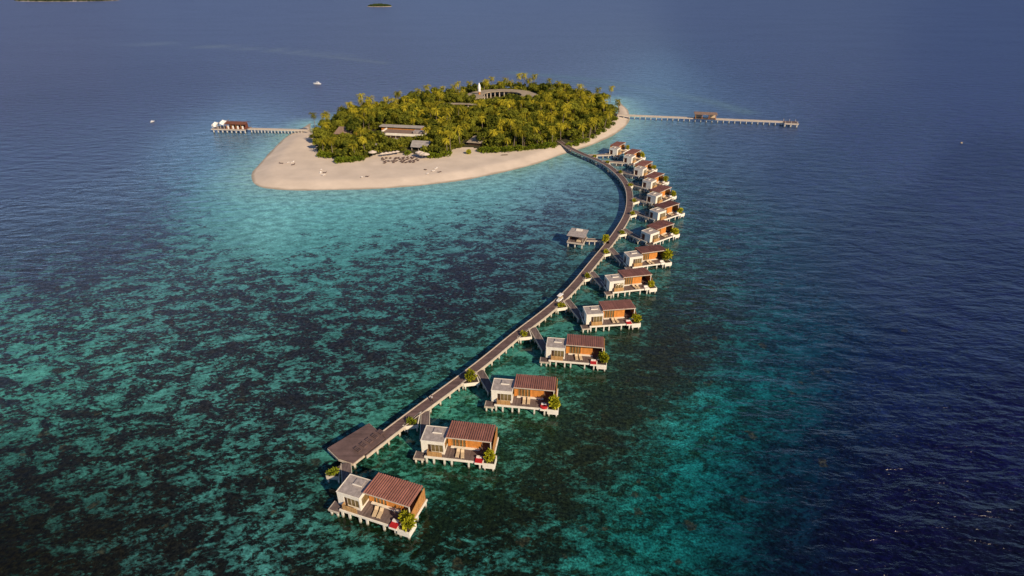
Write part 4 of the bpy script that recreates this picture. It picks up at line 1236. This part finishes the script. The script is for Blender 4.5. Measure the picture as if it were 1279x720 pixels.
for k in range(4):
    x = xh + 2.2 + k * (xe - xh - 3.4) / 3
    MB().box(x - .5, x + .5, 2.5, 2.75, JZ + .043, JZ + 2.0).build('white_panel', M['cloth'], jl)  # plain white panels along the hall front
    MB().box(x + .8, x + 1.0, 2.9, 3.1, JZ + .043, JZ + 3.0).build('post', M['wood'], jl)
rm_ = MB()
rm_.hexa([(xh - .3, 3.6, JZ + 3.0), (xe + .6, 3.6, JZ + 3.0), (xe + .6, 0, JZ + 4.0), (xh - .3, 0, JZ + 4.0), (xh - .3, 3.6, JZ + 3.2), (xe + .6, 3.6, JZ + 3.2), (xe + .6, 0, JZ + 4.2), (xh - .3, 0, JZ + 4.2)])
rm_.hexa([(xh - .3, 0, JZ + 4.0), (xe + .6, 0, JZ + 4.0), (xe + .6, -3.6, JZ + 3.0), (xh - .3, -3.6, JZ + 3.0), (xh - .3, 0, JZ + 4.2), (xe + .6, 0, JZ + 4.2), (xe + .6, -3.6, JZ + 3.2), (xh - .3, -3.6, JZ + 3.2)])
rm_.build('roof', M['jetroof'], jl)
for k in range(4):
    x = xe + 1.5 + k * (LJ - xe - 1.5) / 3
    MB().box(x - .12, x + .12, 2.6, 2.84, JZ + .043, JZ + 2.7).build('post', M['edge'], jl)
# white shade sails beyond the red roof
for nm, xa, xb, ya, za in (('high', xe + .2, xe + 4.8, -.5, 4.6), ('low', xe + 5.4, xe + 9.6, .5, 3.5)):
    za -= .3
    s_ = thing('shade_sail', 'taller white shade sail beside the rust-red jetty roof' if nm == 'high' else 'lower white shade sail at the outer end of the arrival jetty', 'shade sail',
               a_ + Vector((math.cos(h), math.sin(h), 0)) * xa, h, 'white shade sails on the arrival jetty')
    w_ = xb - xa
    mb = MB(); n = 6
    for th in (0, .06):
        g0 = len(mb.v)
        vs = []
        for jy in range(n + 1):
            for ix in range(n + 1):
                u, q = ix / n, jy / n
                z = JZ + za - 1.2 * math.sin(math.pi * u) * (.4 + .6 * q) + (0.9 if (ix in (0,)) else 0) - 1.1 * q - th
                vs.append((u * w_, ya - 2.0 + 4.2 * q, z))
        mb.add(vs, [(jy * (n + 1) + ix, jy * (n + 1) + ix + 1, (jy + 1) * (n + 1) + ix + 1, (jy + 1) * (n + 1) + ix) for jy in range(n) for ix in range(n)])
    mb.build('canopy', M['hull'], s_, True)
    for ux in (0.03, .97):
        for qy in (.03, .97):
            MB().tube([(ux * w_, ya - 2.0 + 4.2 * qy, JZ + .05), (ux * w_, ya - 2.0 + 4.2 * qy, JZ + za - 1.1 * qy)], [.09, .07], 6).build('mast', M['hull'], s_)


# ------------------------------------------------------------------ boats and buoy
def motor_yacht(loc, rz, s, label):
    bt = thing('motor_yacht', label, 'boat', loc, rz)
    bt.scale = (s, s, s)
    secs = [(-5.2, 1.5, -.2, 1.25), (-3, 1.75, -.35, 1.35), (0, 1.8, -.4, 1.5), (3, 1.35, -.4, 1.75), (5, .55, -.2, 2.0), (5.9, .05, .6, 2.1)]
    mb = MB(); vs = []
    for x, w_, zk, zt in secs:
        vs += [(x, -w_, zt), (x, -w_ * .85, .3), (x, 0, zk), (x, w_ * .85, .3), (x, w_, zt)]
    fs = []
    for k in range(len(secs) - 1):
        for q in range(4):
            a2 = k * 5 + q
            fs.append((a2, a2 + 1, a2 + 6, a2 + 5))
        fs.append((k * 5 + 4, k * 5, k * 5 + 5, k * 5 + 9))
    fs.append((0, 4, 3, 2, 1))
    mb.add(vs, fs).build('hull', M['hull'], bt)
    MB().hexa([(-3, -1.35, 1.4), (2.8, -1.0, 1.6), (2.8, 1.0, 1.6), (-3, 1.35, 1.4), (-2.8, -1.2, 2.9), (1.2, -.9, 2.9), (1.2, .9, 2.9), (-2.8, 1.2, 2.9)]).build('cabin', M['hull'], bt)
    MB().hexa([(-2.6, -1.37, 1.95), (2.2, -1.10, 2.0), (2.2, 1.10, 2.0), (-2.6, 1.37, 1.95), (-2.6, -1.30, 2.5), (1.75, -1.02, 2.5), (1.75, 1.02, 2.5), (-2.6, 1.30, 2.5)]).build('window', M['smoke'], bt)
    MB().box(-2.4, .4, -1.0, 1.0, 3.7, 3.82).box(-2.3, -2.2, -.9, -.8, 2.9, 3.7).box(-2.3, -2.2, .8, .9, 2.9, 3.7).box(.1, .2, -.9, -.8, 2.9, 3.7).box(.1, .2, .8, .9, 2.9, 3.7).build('flybridge', M['hull'], bt)
    return bt


p = at(396.3, 105.6); motor_yacht((p.x, p.y, 0), R(172), .62, 'white motor yacht moored on open water behind the island')
p = at(190.5, 152.6); motor_yacht((p.x, p.y, 0), R(75), .30, 'tiny white dinghy with a canopy on open water beyond the arrival jetty')
p = at(1200.5, 179)
by = thing('mooring_buoy', 'small pale mooring buoy alone on the deep open sea', 'buoy', (p.x, p.y, 0))
MB().tube([(0, 0, -.5), (0, 0, -.1), (0, 0, .35), (0, 0, .6)], [.25, .6, .55, .15], 14).build('float', M['tan'], by, True)
MB().tube([(0, 0, .55), (0, 0, 1.1)], [.07, .05], 8).build('mast', M['dark'], by)

# ------------------------------------------------------------------ buildings on the island
GZ = 1.7


def yaw_rect(p0, p1, z):
    o_, h_, L_ = frame_from(p0, p1, z)
    return o_, h_, L_


o0, hh, LL = yaw_rect((472.5, 166.2), (528, 168.8), 6.0)
cb = thing('beach_club', 'flat-roofed modern beach club with white parapet among palms behind the beach', 'building', o0, hh)
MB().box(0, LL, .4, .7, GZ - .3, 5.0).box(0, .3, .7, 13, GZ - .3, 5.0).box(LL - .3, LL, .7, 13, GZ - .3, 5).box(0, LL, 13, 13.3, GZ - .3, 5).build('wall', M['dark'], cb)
MB().box(-.3, LL + .3, -.3, .2, 4.9, 6.2).box(-.3, .3, .2, 13.2, 5.1, 5.9).box(LL - .3, LL + .3, .2, 13.2, 5.1, 5.9).build('parapet', M['white'], cb)
MB().box(.3, LL - .3, .2, 13.2, 4.95, 5.15).build('roof', M['shingle'], cb)
for k in range(9):
    x = 1 + k * (LL - 2) / 8
    MB().box(x - .15, x + .15, .1, .38, GZ - .3, 4.88).build('column', M['edge'], cb)
MB().box(-6, LL - 6, 16, 21.5, 5.6, 6.0).build('rear_roof', M['pale'], cb)
MB().box(-5, LL - 7, 17, 21, GZ - .3, 5.58).build('rear_wall', M['wood'], cb)
MB().box(LL * .36, LL * .82, -7.5, -3.2, 3.9, 4.2).build('terrace_roof', M['pale'], cb)
for k in range(4):
    x = LL * (.38 + .14 * k)
    MB().box(x - .12, x + .12, -7.2, -6.95, GZ - .3, 3.88).build('post', M['edge'], cb)
MB().box(LL * .72, LL * .92, 5, 9, 5.16, 6.6).build('plant_room', M['boxroof'], cb)

o0, hh, LL = yaw_rect((512.5, 183.2), (531.5, 184.6), 4.2)
pb = thing('beach_bar', 'grey tilted-roof bar pavilion in front of the beach club', 'pavilion', o0, hh)
MB().hexa([(0, 0, 3.9), (LL, -.5, 4.0), (LL + .6, 8, 5.5), (-2.0, 7.5, 5.4), (0, 0, 4.15), (LL, -.5, 4.25), (LL + .6, 8, 5.75), (-2.0, 7.5, 5.65)]).build('roof', M['pale'], pb)
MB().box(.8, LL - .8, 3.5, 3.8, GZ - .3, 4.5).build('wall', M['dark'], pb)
for x in (.5, LL / 2, LL - .5):
    MB().box(x - .12, x + .12, .5, .75, GZ - .3, 3.99).build('post', M['edge'], pb)
    MB().box(x - .12, x + .12, 7, 7.24, GZ - .3, 5.3).build('post', M['edge'], pb)


def gable_hut(p0, p1, z, depth_, rise, mat_, name, label, cat, wallm='wood', hip=2.0):
    o_, h_, L_ = frame_from(p0, p1, z)
    t_ = thing(name, label, cat, o_, h_)
    r_ = MB(); D_ = depth_; zt = z + rise
    top = [(hip, D_ / 2 - .4, zt), (L_ - hip, D_ / 2 - .4, zt), (L_ - hip, D_ / 2 + .4, zt), (hip, D_ / 2 + .4, zt)]
    r_.hexa([(0, 0, z - .1), (L_, 0, z - .1), (L_, D_, z - .1), (0, D_, z - .1)] + top)
    r_.build('roof', M[mat_], t_)
    MB().box(.9, L_ - .9, .9, 1.1, GZ - .3, z - .12).box(.9, L_ - .9, D_ - 1.1, D_ - .9, GZ - .3, z - .12).box(.9, 1.1, 1.1, D_ - 1.1, GZ - .3, z - .12).box(L_ - 1.1, L_ - .9, 1.1, D_ - 1.1, GZ - .3, z - .12).build('wall', M[wallm], t_)
    MB().box(L_ * .4, L_ * .55, .84, .897, GZ - .3, z - .6).build('door', M['dark'], t_)
    return t_


gable_hut((416, 167.5), (439, 168.5), 4.6, 10, 3.2, 'shingle', 'thatched_hut', 'brown shingle-roofed hut among palms near the arrival jetty', 'hut')
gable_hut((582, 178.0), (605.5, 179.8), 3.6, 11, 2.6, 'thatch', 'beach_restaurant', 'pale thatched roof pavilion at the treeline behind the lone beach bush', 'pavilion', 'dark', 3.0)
for (a0, a1, zz, dd, lab) in (((448, 168), (458, 168.5), 4.4, 6, 'small grey flat-roofed store hidden beside the beach club'),
                              ((424, 176.5), (433, 177), 3.6, 5, 'small pale-roofed hut among palms below the brown hut'),
                              ((536, 154), (547, 155), 6.5, 7, 'grey roof showing between the treetops behind the beach club'),
                              ((464, 182.5), (475, 183), 3.4, 5, 'low grey shelter among palms beside the beach umbrellas')):
    gable_hut(a0, a1, zz, dd, .7, 'boxroof', 'store_hut', lab, 'hut', 'white', 1.2)


def arc_roof(cx, cy, r0, r1, t0, t1, z_in, z_out, name, label, mat_, wall_h, n=36, thick=.5):
    t_ = thing(name, label, 'building', (cx, cy, 0))
    mb = MB(); wl = MB(); wi = MB()
    for k in range(n):
        a0, a1 = R(t0 + (t1 - t0) * k / n), R(t0 + (t1 - t0) * (k + 1) / n)
        P = lambda rr, a2, z: (rr * math.cos(a2), rr * math.sin(a2), z)
        mb.add([P(r0, a0, z_in), P(r1, a0, z_out), P(r1, a1, z_out), P(r0, a1, z_in), P(r0, a0, z_in - thick), P(r1, a0, z_out - thick), P(r1, a1, z_out - thick), P(r0, a1, z_in - thick)],
               [(0, 1, 2, 3), (7, 6, 5, 4), (0, 3, 7, 4), (2, 1, 5, 6)] + ([(1, 0, 4, 5)] if k == 0 else []) + ([(3, 2, 6, 7)] if k == n - 1 else []))
        wl.add([P(r1 - 1, a0, GZ - .4), P(r1 - 1, a1, GZ - .4), P(r1 - 1, a1, z_out - thick - .02), P(r1 - 1, a0, z_out - thick - .02)], [(0, 1, 2, 3)])
        if k % 2 == 0:
            am = (a0 + a1) / 2; q = P(r0 + 1, am, 0)
            wi.box(q[0] - .35, q[0] + .35, q[1] - .35, q[1] + .35, GZ - .4, z_in - thick - .02)
    mb.build('roof', M[mat_], t_)
    wl.build('outer_wall', M['white'], t_)
    wi.build('colonnade', M['edge'], t_)
    return t_


zr = 6.0
pL, pR, pT = at(581.5, 119.5, zr), at(672.5, 117.5, zr), at(632, 111.4, zr)
cxr, rr = (pL.x + pR.x) / 2, (pR.x - pL.x) / 2
cyr = pT.y - rr
arc_roof(cxr, cyr, rr - 13, rr, -25, 215, zr + .6, zr, 'ring_building', 'large ring-shaped building with pale curved roof rising from the forest', 'ring', 6)
q = at(590, 129.8, 6.4)
arc_roof(q.x - 14, q.y - 40, 37, 43.5, 55, 118, 7.0, 6.4, 'curved_building', 'low pale curved roof just in front of the ring-shaped building', 'ring', 5, 16)

p = at(599, 126, GZ)
tw = thing('lookout_tower', 'slender tower with white pointed top beside the ring-shaped building', 'tower', (p.x, p.y, 0))
ztop = min(np.arange(8, 40, .1), key=lambda z_: abs(project(p.x, p.y, z_)[1] - 103.8))
zs = ztop - 6.5
MB().tube([(0, 0, GZ - .4), (0, 0, zs * .6), (0, 0, zs)], [1.0, .85, .75], 10).build('shaft', M['wood'], tw)
MB().tube([(0, 0, zs + .01), (0, 0, zs + .5)], [1.4, 1.4], 12).build('gallery', M['edge'], tw)
MB().tube([(0, 0, zs + .51), (0, 0, zs + 2.6), (0, 0, zs + 4.6), (0, 0, ztop)], [1.0, 1.2, .9, .2], 12).build('lantern', M['hull'], tw)

# ------------------------------------------------------------------ beach furniture
def parasol(loc, s, label, group):
    t_ = thing('parasol', label, 'parasol', loc, rl.uniform(0, 1), group)
    t_.scale = (s, s, s)
    mb = MB(); n = 8; R_ = 1.9
    ring = [(R_ * math.cos(2 * math.pi * k / n), R_ * math.sin(2 * math.pi * k / n), 2.35) for k in range(n)]
    inn = [(R_ * math.cos(2 * math.pi * k / n), R_ * math.sin(2 * math.pi * k / n), 2.2) for k in range(n)]
    mb.add(ring + inn + [(0, 0, 3.1)], [(k, (k + 1) % n, 2 * n) for k in range(n)] + [(k, k + n, (k + 1) % n + n, (k + 1) % n) for k in range(n)])
    mb.build('canopy', M['cream'], t_)
    MB().tube([(0, 0, 0), (0, 0, 3.0)], [.05, .04], 6).build('pole', M['edge'], t_)
    return t_


def zb(x, y):
    return float(beach_height(sdf(SHORE, np.array([x]), np.array([y])))[0])


for k, (px, py) in enumerate(((478, 196.2), (482.6, 195.4), (487.2, 195.0), (491.8, 194.2), (496.4, 193.6))):
    p = at(px, py, 1.6); parasol((p.x, p.y, 1.62), .74, 'white parasol in the row beside the dark loungers on the sand', 'row of white parasols by the loungers')
p = at(466, 196.5, 1.6); parasol((p.x, p.y, 1.55), 1.2, 'single cream parasol standing left of the white parasol row', None)
for k, (px, py) in enumerate(((524, 196.5), (528, 198), (532, 199))):
    p = at(px, py, 1.6); parasol((p.x, p.y, 1.55), 1.15, 'white parasol in the trio where the lawn meets the sand', 'three white parasols by the lawn')
n = 0
for r_ in range(4):
    for c_ in range(9):
        px = 478 + c_ * 5.1 + r_ * 1.2 + rl.uniform(-1, 1); py = 198.2 + r_ * 2.0 + rl.uniform(-.5, .5) - c_ * .12
        if rl.random() < .22:
            continue
        p = at(px, py, 1.6)
        lo = link('beach_lounger', LOUNGE['brown'], None, (p.x, p.y, zb(p.x, p.y) - .02), rl.uniform(-.5, .5) + 3.14)
        lo.scale = (1.35, 1.25, 1.2)
        tag(lo, 'dark brown lounger in the rows on the sand before the beach club', 'lounger', 'dark loungers on the sand'); n += 1
for gi, (pts, where) in enumerate(((((351.5, 205), (359.5, 204), (365.5, 203.5), (366.5, 206.5)), 'at the sandy point'), (((401.5, 213), (400.5, 217), (406, 216.5), (404, 219.5)), 'near the first low bushes'),
                                   (((452, 222.5), (459, 221.5)), 'on the beach below the dark loungers'), (((531.5, 213), (534, 218), (544.5, 211.5), (549, 216), (541, 214.5)), 'near the waterline beyond the lawn'))):
    for k, (px, py) in enumerate(pts):
        p = at(px, py, 1.5)
        lo = link('beach_lounger', LOUNGE['cloth'] if (k + gi) % 3 else LOUNGE['brown'], None, (p.x, p.y, zb(p.x, p.y) - .02), rl.uniform(0, 6.2))
        tag(lo, ('white' if (k + gi) % 3 else 'dark') + ' lounger in the small cluster ' + where, 'lounger', 'loungers scattered ' + where)

# ------------------------------------------------------------------ vegetation prototypes
def palm_crown(seed, R_=3.3, n=22):
    r = random.Random(seed); mb = MB()
    for k in range(n):
        az = 2 * math.pi * k / n + r.uniform(-.2, .2)
        el = r.choice((.95, .65, .35, .1, -.2)) + r.uniform(-.15, .15)
        Lf = R_ * r.uniform(.85, 1.12); segs = 6
        d = Vector((math.cos(az), math.sin(az), 0)); side = Vector((-math.sin(az), math.cos(az), 0))
        pts = []; p = Vector((0, 0, .1)); a = el
        for s_ in range(segs + 1):
            pts.append(p.copy())
            p = p + (d * math.cos(a) + Vector((0, 0, math.sin(a)))) * (Lf / segs)
            a -= .26 + .10 * s_ * .5
        for s_ in range(segs):
            w0 = .62 * math.sin(math.pi * min(1, (s_ + .35) / segs) ** .8) + .06
            q0, q1 = pts[s_], pts[s_ + 1]
            fw = (q1 - q0) * .8
            for sg in (1, -1):
                for half in (0, .5):
                    b0 = q0.lerp(q1, half); b1 = q0.lerp(q1, half + .42)
                    tip = b1 + side * sg * w0 * r.uniform(.85, 1.2) + fw * .55 + Vector((0, 0, -w0 * r.uniform(.35, .7)))
                    mb.add([b0, b1, tip], [(0, 1, 2)] if sg > 0 else [(1, 0, 2)])
    return mb.mesh('crown', M['palm'])


def palm_trunk(h, lean, seed):
    r = random.Random(seed); az = r.uniform(0, 6.28)
    pts = []; n = 6
    for k in range(n + 1):
        t = k / n
        pts.append((lean * t * t * math.cos(az), lean * t * t * math.sin(az), -.5 + (h + .5) * t))
    return MB().tube(pts, [.26 - .12 * k / n for k in range(n + 1)], 6).mesh('trunk', M['trunk'], True), Vector(pts[-1])


def tree_crown(seed, Rr=4.0, Hh=5.0, n=900, leaf=.75):
    r = random.Random(seed); mb = MB()
    lobes = []
    for k in range(11):
        az = r.uniform(0, 6.28); rad = Rr * math.sqrt(r.random()) * .72
        lobes.append((rad * math.cos(az), rad * math.sin(az), Hh * r.uniform(.30, .85) - .25 * rad, r.uniform(.28, .46) * Rr))
    for k in range(n):
        lx, ly, lz, lr = lobes[k % len(lobes)]
        d = Vector((r.gauss(0, 1), r.gauss(0, 1), r.gauss(.35, .8))).normalized()
        p = Vector((lx, ly, lz)) + Vector((d.x, d.y, d.z * .8)) * lr * r.uniform(.62, 1.08)
        t = (d.cross(Vector((r.gauss(0, 1), r.gauss(0, 1), r.gauss(0, 1))))).normalized()
        nrm = (d + Vector((r.gauss(0, .45), r.gauss(0, .45), r.gauss(.3, .45)))).normalized()
        s = nrm.cross(t).normalized(); t = s.cross(nrm)
        a = leaf * r.uniform(.55, 1.25)
        mb.add([p - t * a * .5, p + s * a * .36, p + t * a * .55, p - s * a * .36], [(0, 1, 2, 3)])
    return mb.mesh('crown', M['leaf'])


def tree_trunk(h, Rr, seed):
    r = random.Random(seed); mb = MB()
    mb.tube([(0, 0, -.5), (.1, 0, h * .5), (.2, .1, h + 1.2)], [.34, .26, .14], 7)
    for k in range(4):
        az = k * 1.57 + r.uniform(-.4, .4)
        mb.tube([(.1, 0, h * .7), (Rr * .3 * math.cos(az), Rr * .3 * math.sin(az), h * 1.05), (Rr * .6 * math.cos(az), Rr * .6 * math.sin(az), h * 1.3)], [.16, .11, .05], 5)
    return mb.mesh('trunk', M['bark'], True)


PALMS = []
for k in range(6):
    hgt_ = (8.0, 9.2, 10.2, 7.2, 11.0, 6.2)[k]
    tr, top = palm_trunk(hgt_, (.6, 1.6, .9, 1.2, .4, 1.0)[k], 100 + k)
    PALMS.append((palm_crown(200 + k, (3.9, 4.3, 4.0, 3.7, 3.9, 3.6)[k], 30), tr, top, hgt_))
TREES = []
for k in range(6):
    Rr = (4.8, 5.4, 4.4, 5.0, 5.8, 4.2)[k]; th = (4.8, 5.2, 4.2, 5.6, 5.0, 3.8)[k]
    TREES.append((tree_crown(300 + k, Rr, (5.6, 5.8, 5.4, 6.2, 5.6, 5.0)[k], 1250, .95), tree_trunk(th, Rr, 350 + k), th, Rr))

# the photo shows these through gaps in the trees: nothing tall may stand before them
KEEP = [(470, 158, 534, 173, at(500, 168, 6).y), (490, 173, 533, 186, at(520, 184, 4).y), (458, 155, 526, 159, at(500, 159, 6).y), (414, 159, 441, 170, at(428, 168, 4.6).y),
        (583, 112, 671, 118.5, cyr + rr - 8), (600, 113, 632, 123, cyr + rr * .6), (596, 103, 602, 124, at(599, 126, GZ).y), (557, 126.5, 592, 131.5, at(590, 129.5, 5).y + 2),
        (582, 169, 606, 181, at(594, 179, 3.6).y), (463, 190, 499, 199, 1e9), (520, 192, 537, 199, 1e9), (697, 176, 712, 187, 1e9), (770, 139, 800, 149, 1e9), (300, 158, 384, 167, 1e9)]


def blocks(px0, px1, py0, py1, y=0.0):
    return any(y < k[4] and px0 < k[2] and px1 > k[0] and py0 < k[3] and py1 > k[1] for k in KEEP)


foot = []      # building footprints in plan: (cx, cy, r)
for o_ in (cb, pb):
    for ch in o_.children:
        pass
for (px, py, z, r_) in ((490, 163, 5, 14), (512, 164, 5, 14), (478, 160, 5, 10), (522, 180, 4, 8), (428, 165, 4.6, 9), (594, 174, 4, 9), (541, 152, 6, 5), (453, 166, 4, 5), (428, 175, 4, 4), (469, 181, 3.4, 4)):
    q = at(px, py, z); foot.append((q.x, q.y, r_))


def clear(x, y):
    if any((x - a2) ** 2 + (y - b2) ** 2 < c2 * c2 for a2, b2, c2 in foot):
        return False
    rr2 = math.hypot(x - cxr, y - cyr)
    if rr - 15 < rr2 < rr + 1.5 and y > cyr - rr * .5:
        return False
    return True


fr_ = random.Random(77)
x0v, y0v = VEG.min(0); x1v, y1v = VEG.max(0)
cand = np.array([(fr_.uniform(x0v, x1v), fr_.uniform(y0v, y1v)) for _ in range(16000)])
dv = sdf(VEG, cand[:, 0], cand[:, 1])
taken = []
palms_n = trees_n = 0
placed = []


def zone(px, py, y):
    if y > 560:
        return 'behind the ring-shaped building at the far shore'
    if px < 470:
        return 'in the grove between the arrival jetty and the beach club'
    if px < 560:
        return 'around the flat-roofed beach club'
    if px < 700:
        return 'between the thatched pavilion and the boardwalk landing'
    return 'on the shore between the boardwalk landing and the long jetty'


ZG = {}
order = list(zip(cand, dv))
for is_palm in (False, True):
    for (x, y), d_ in order:
        if d_ < (1.0 if is_palm else 2.0) or not clear(x, y):
            continue
        px, py = project(x, y, GZ)
        palmy = 0.5 + 0.3 * math.sin(x * .035 + 1) * math.cos(y * .03) + (.25 if py > 165 else 0) - (.2 if y > 540 else 0)
        far = 0.0 if y < 440 else (.6 if y < 500 else 1.1)
        sp = (5.2 + far) if is_palm else (7.2 + far + 4.0 * max(0, palmy - .45))
        if any((x - a2) ** 2 + (y - b2) ** 2 < (((sp + s2) * (.5 if pq == is_palm else .36)) ** 2) for a2, b2, s2, pq in taken):
            continue
        if (palms_n if is_palm else trees_n) >= 298:
            break
        ok = False
        for attempt in range(4):
            s = fr_.uniform(.80, 1.10) * (1, .8, .62, .45)[attempt]
            k = fr_.randrange(6)
            if is_palm:
                top = PALMS[k][3] * s + 1.5 * s; w_ = 3.0 * s
            else:
                top = (TREES[k][2] + 3.4) * s; w_ = TREES[k][3] * 1.0 * s
            u0, vtop = project(x, y, GZ + top)
            pxm = FOC / (y * CP + CAM_H * SP)
            if not blocks(u0 - w_ * pxm, u0 + w_ * pxm, vtop, py, y):
                ok = True
                break
        if not ok:
            continue
        if d_ < 3.5 and not is_palm:
            s *= .75
        taken.append((x, y, sp, is_palm)); placed.append((x, y, is_palm, s, k, px, py))
        if is_palm:
            palms_n += 1
        else:
            trees_n += 1

for x, y, is_palm, s, k, px, py in placed:
    zn = zone(px, py, y)
    if is_palm:
        o = thing('coconut_palm', 'tall coconut palm ' + zn, 'palm tree', (x, y, GZ - .05), fr_.uniform(0, 6.28), 'coconut palms ' + zn)
        o.scale = (s, s, s)
        link('trunk', PALMS[k][1], o); link('crown', PALMS[k][0], o, PALMS[k][2])
    else:
        o = thing('broadleaf_tree', 'bushy broadleaf tree ' + zn, 'tree', (x, y, GZ - .05), fr_.uniform(0, 6.28), 'broadleaf trees ' + zn)
        o.scale = (s, s, s * fr_.uniform(.9, 1.15))
        link('trunk', TREES[k][1], o); link('crown', TREES[k][0], o, (0, 0, TREES[k][2] * .75))
# a few palms that stand above the treeline or alone
for px, py, hz, lab in ((648, 94, 14.5, 'slim palm leaning above the far treeline, first of three'), (655, 93, 15, 'tallest palm above the far treeline, in the middle of three'), (667, 94.5, 14.5, 'palm set apart above the far treeline, last of three'),
                        (395, 165, 0, 'lone leaning palm at the root of the arrival jetty'), (762, 128, 0, 'palm overhanging the far beach beyond the long jetty')):
    q = at(px, py, hz if hz else GZ)
    k = 4
    s = (hz - GZ) / (PALMS[k][3] + .4) if hz else .95
    o = thing('coconut_palm', lab, 'palm tree', (q.x, q.y, GZ - .05), fr_.uniform(0, 6), None)
    o.scale = (s * .9, s * .9, s)
    link('trunk', PALMS[k][1], o); link('crown', PALMS[k][0], o, PALMS[k][2])

# undergrowth: one leafy mass that fills the gaps, and bright shrubs along the front edge
SH = [leafy(150, 2.3, 2.6, -.3, 1.0, 500 + i).v for i in range(4)]
mb_v, mb_f = [], []
un = np.array([(fr_.uniform(x0v, x1v), fr_.uniform(y0v, y1v)) for _ in range(5200)])
du = sdf(VEG, un[:, 0], un[:, 1])
cnt = 0
for (x, y), d_ in zip(un, du):
    if d_ < .8 or not clear(x, y):
        continue
    u0, v0 = project(x, y, GZ)
    if cnt > 1800:
        continue
    s = fr_.uniform(1.0, 1.9) if d_ > 5 else fr_.uniform(.45, .8)
    if blocks(u0 - 2, u0 + 2, v0 - 3.6 * s, v0, y):
        s *= .4
        if blocks(u0 - 2, u0 + 2, v0 - 3.2 * s, v0, y):
            continue
    base_ = np.array(SH[fr_.randrange(4)]); an = fr_.uniform(0, 6.28); c_, s_ = math.cos(an), math.sin(an)
    vv = np.stack([x + s * (base_[:, 0] * c_ - base_[:, 1] * s_), y + s * (base_[:, 0] * s_ + base_[:, 1] * c_), GZ + s * base_[:, 2]], 1)
    mb_v.append(vv); cnt += 1
V = np.concatenate(mb_v)
me = bpy.data.meshes.new('undergrowth')
nq = len(V) // 4
me.vertices.add(len(V)); me.loops.add(nq * 4); me.polygons.add(nq)
me.vertices.foreach_set('co', V.astype(np.float32).ravel())
me.loops.foreach_set('vertex_index', np.arange(nq * 4, dtype=np.int32))
me.polygons.foreach_set('loop_start', np.arange(0, nq * 4, 4, dtype=np.int32))
me.update(calc_edges=True)
me.materials.append(M['leaf'])
stuff(link('undergrowth', me))

EDGE = [leafy(260, 2.0, 1.9, 0, .7, 600 + i, .15).mesh('foliage', M['shrub']) for i in range(4)]
edge_px = [(400, 196), (406, 197), (412, 197.5), (424, 203.5), (429, 203.5), (436, 203), (443, 202.5), (450, 201.5), (508, 194), (537, 198), (543, 198), (549, 197), (555, 196), (561, 193.5), (602, 190.5),
           (608, 191), (614, 191.2), (620, 191), (627, 190.5), (634, 190), (641, 189.5), (648, 189), (655, 188.5), (662, 187.5), (669, 187), (676, 186.5), (683, 185.5), (690, 184.8), (712, 182.5), (719, 181),
           (726, 178.5), (733, 176), (740, 172.5), (747, 168.5), (753, 165), (759, 160.5), (764, 156.5), (769, 151)]
for k, (px, py) in enumerate(edge_px):
    q = at(px, py - .8, GZ)
    zn = 'near the sandy point' if px < 460 else ('at the beach club lawn' if px < 575 else ('between the thatched pavilion and boardwalk landing' if px < 700 else 'along the narrow beach past the boardwalk landing'))
    o = thing('beach_shrub', 'bright green beach shrub at the sand edge ' + zn, 'shrub', (q.x, q.y, zb(q.x, q.y) - .03), fr_.uniform(0, 6), 'shrubs on the sand edge ' + zn)
    s = fr_.uniform(1.0, 1.5); o.scale = (s * 1.15, s, s * .9)
    link('foliage', EDGE[k % 4], o); link('stem', STEM, o)
q = at(585, 192.5, 1.6)
o = thing('beach_shrub', 'lone brownish shrub standing on open sand before the thatched pavilion', 'shrub', (q.x, q.y, zb(q.x, q.y) - .03), 0)
o.scale = (1.2, 1.0, .9)
link('foliage', BUSH[1], o, (0, 0, -.3)); link('stem', STEM, o)
q = at(630, 194.5, 1.5)
o = thing('beached_kayak', 'small dark kayak lying on the sand near the thatched pavilion', 'kayak', (q.x, q.y, zb(q.x, q.y)), R(8))
MB().add([(-2.2, 0, .3), (-1, -.4, .32), (1, -.4, .32), (2.2, 0, .3), (1, .4, .32), (-1, .4, .32), (-1.6, 0, .0), (1.6, 0, .0)],
         [(0, 1, 2, 3, 4, 5), (0, 6, 1), (1, 6, 7, 2), (2, 7, 3), (3, 7, 4), (4, 7, 6, 5), (5, 6, 0)]).build('hull', M['dark'], o)
MB().box(-.5, .5, -.25, .25, .322, .36).build('seat', M['brown'], o)
print('palms', palms_n, 'trees', trees_n, 'bents', n_bent, 'undergrowth', cnt)
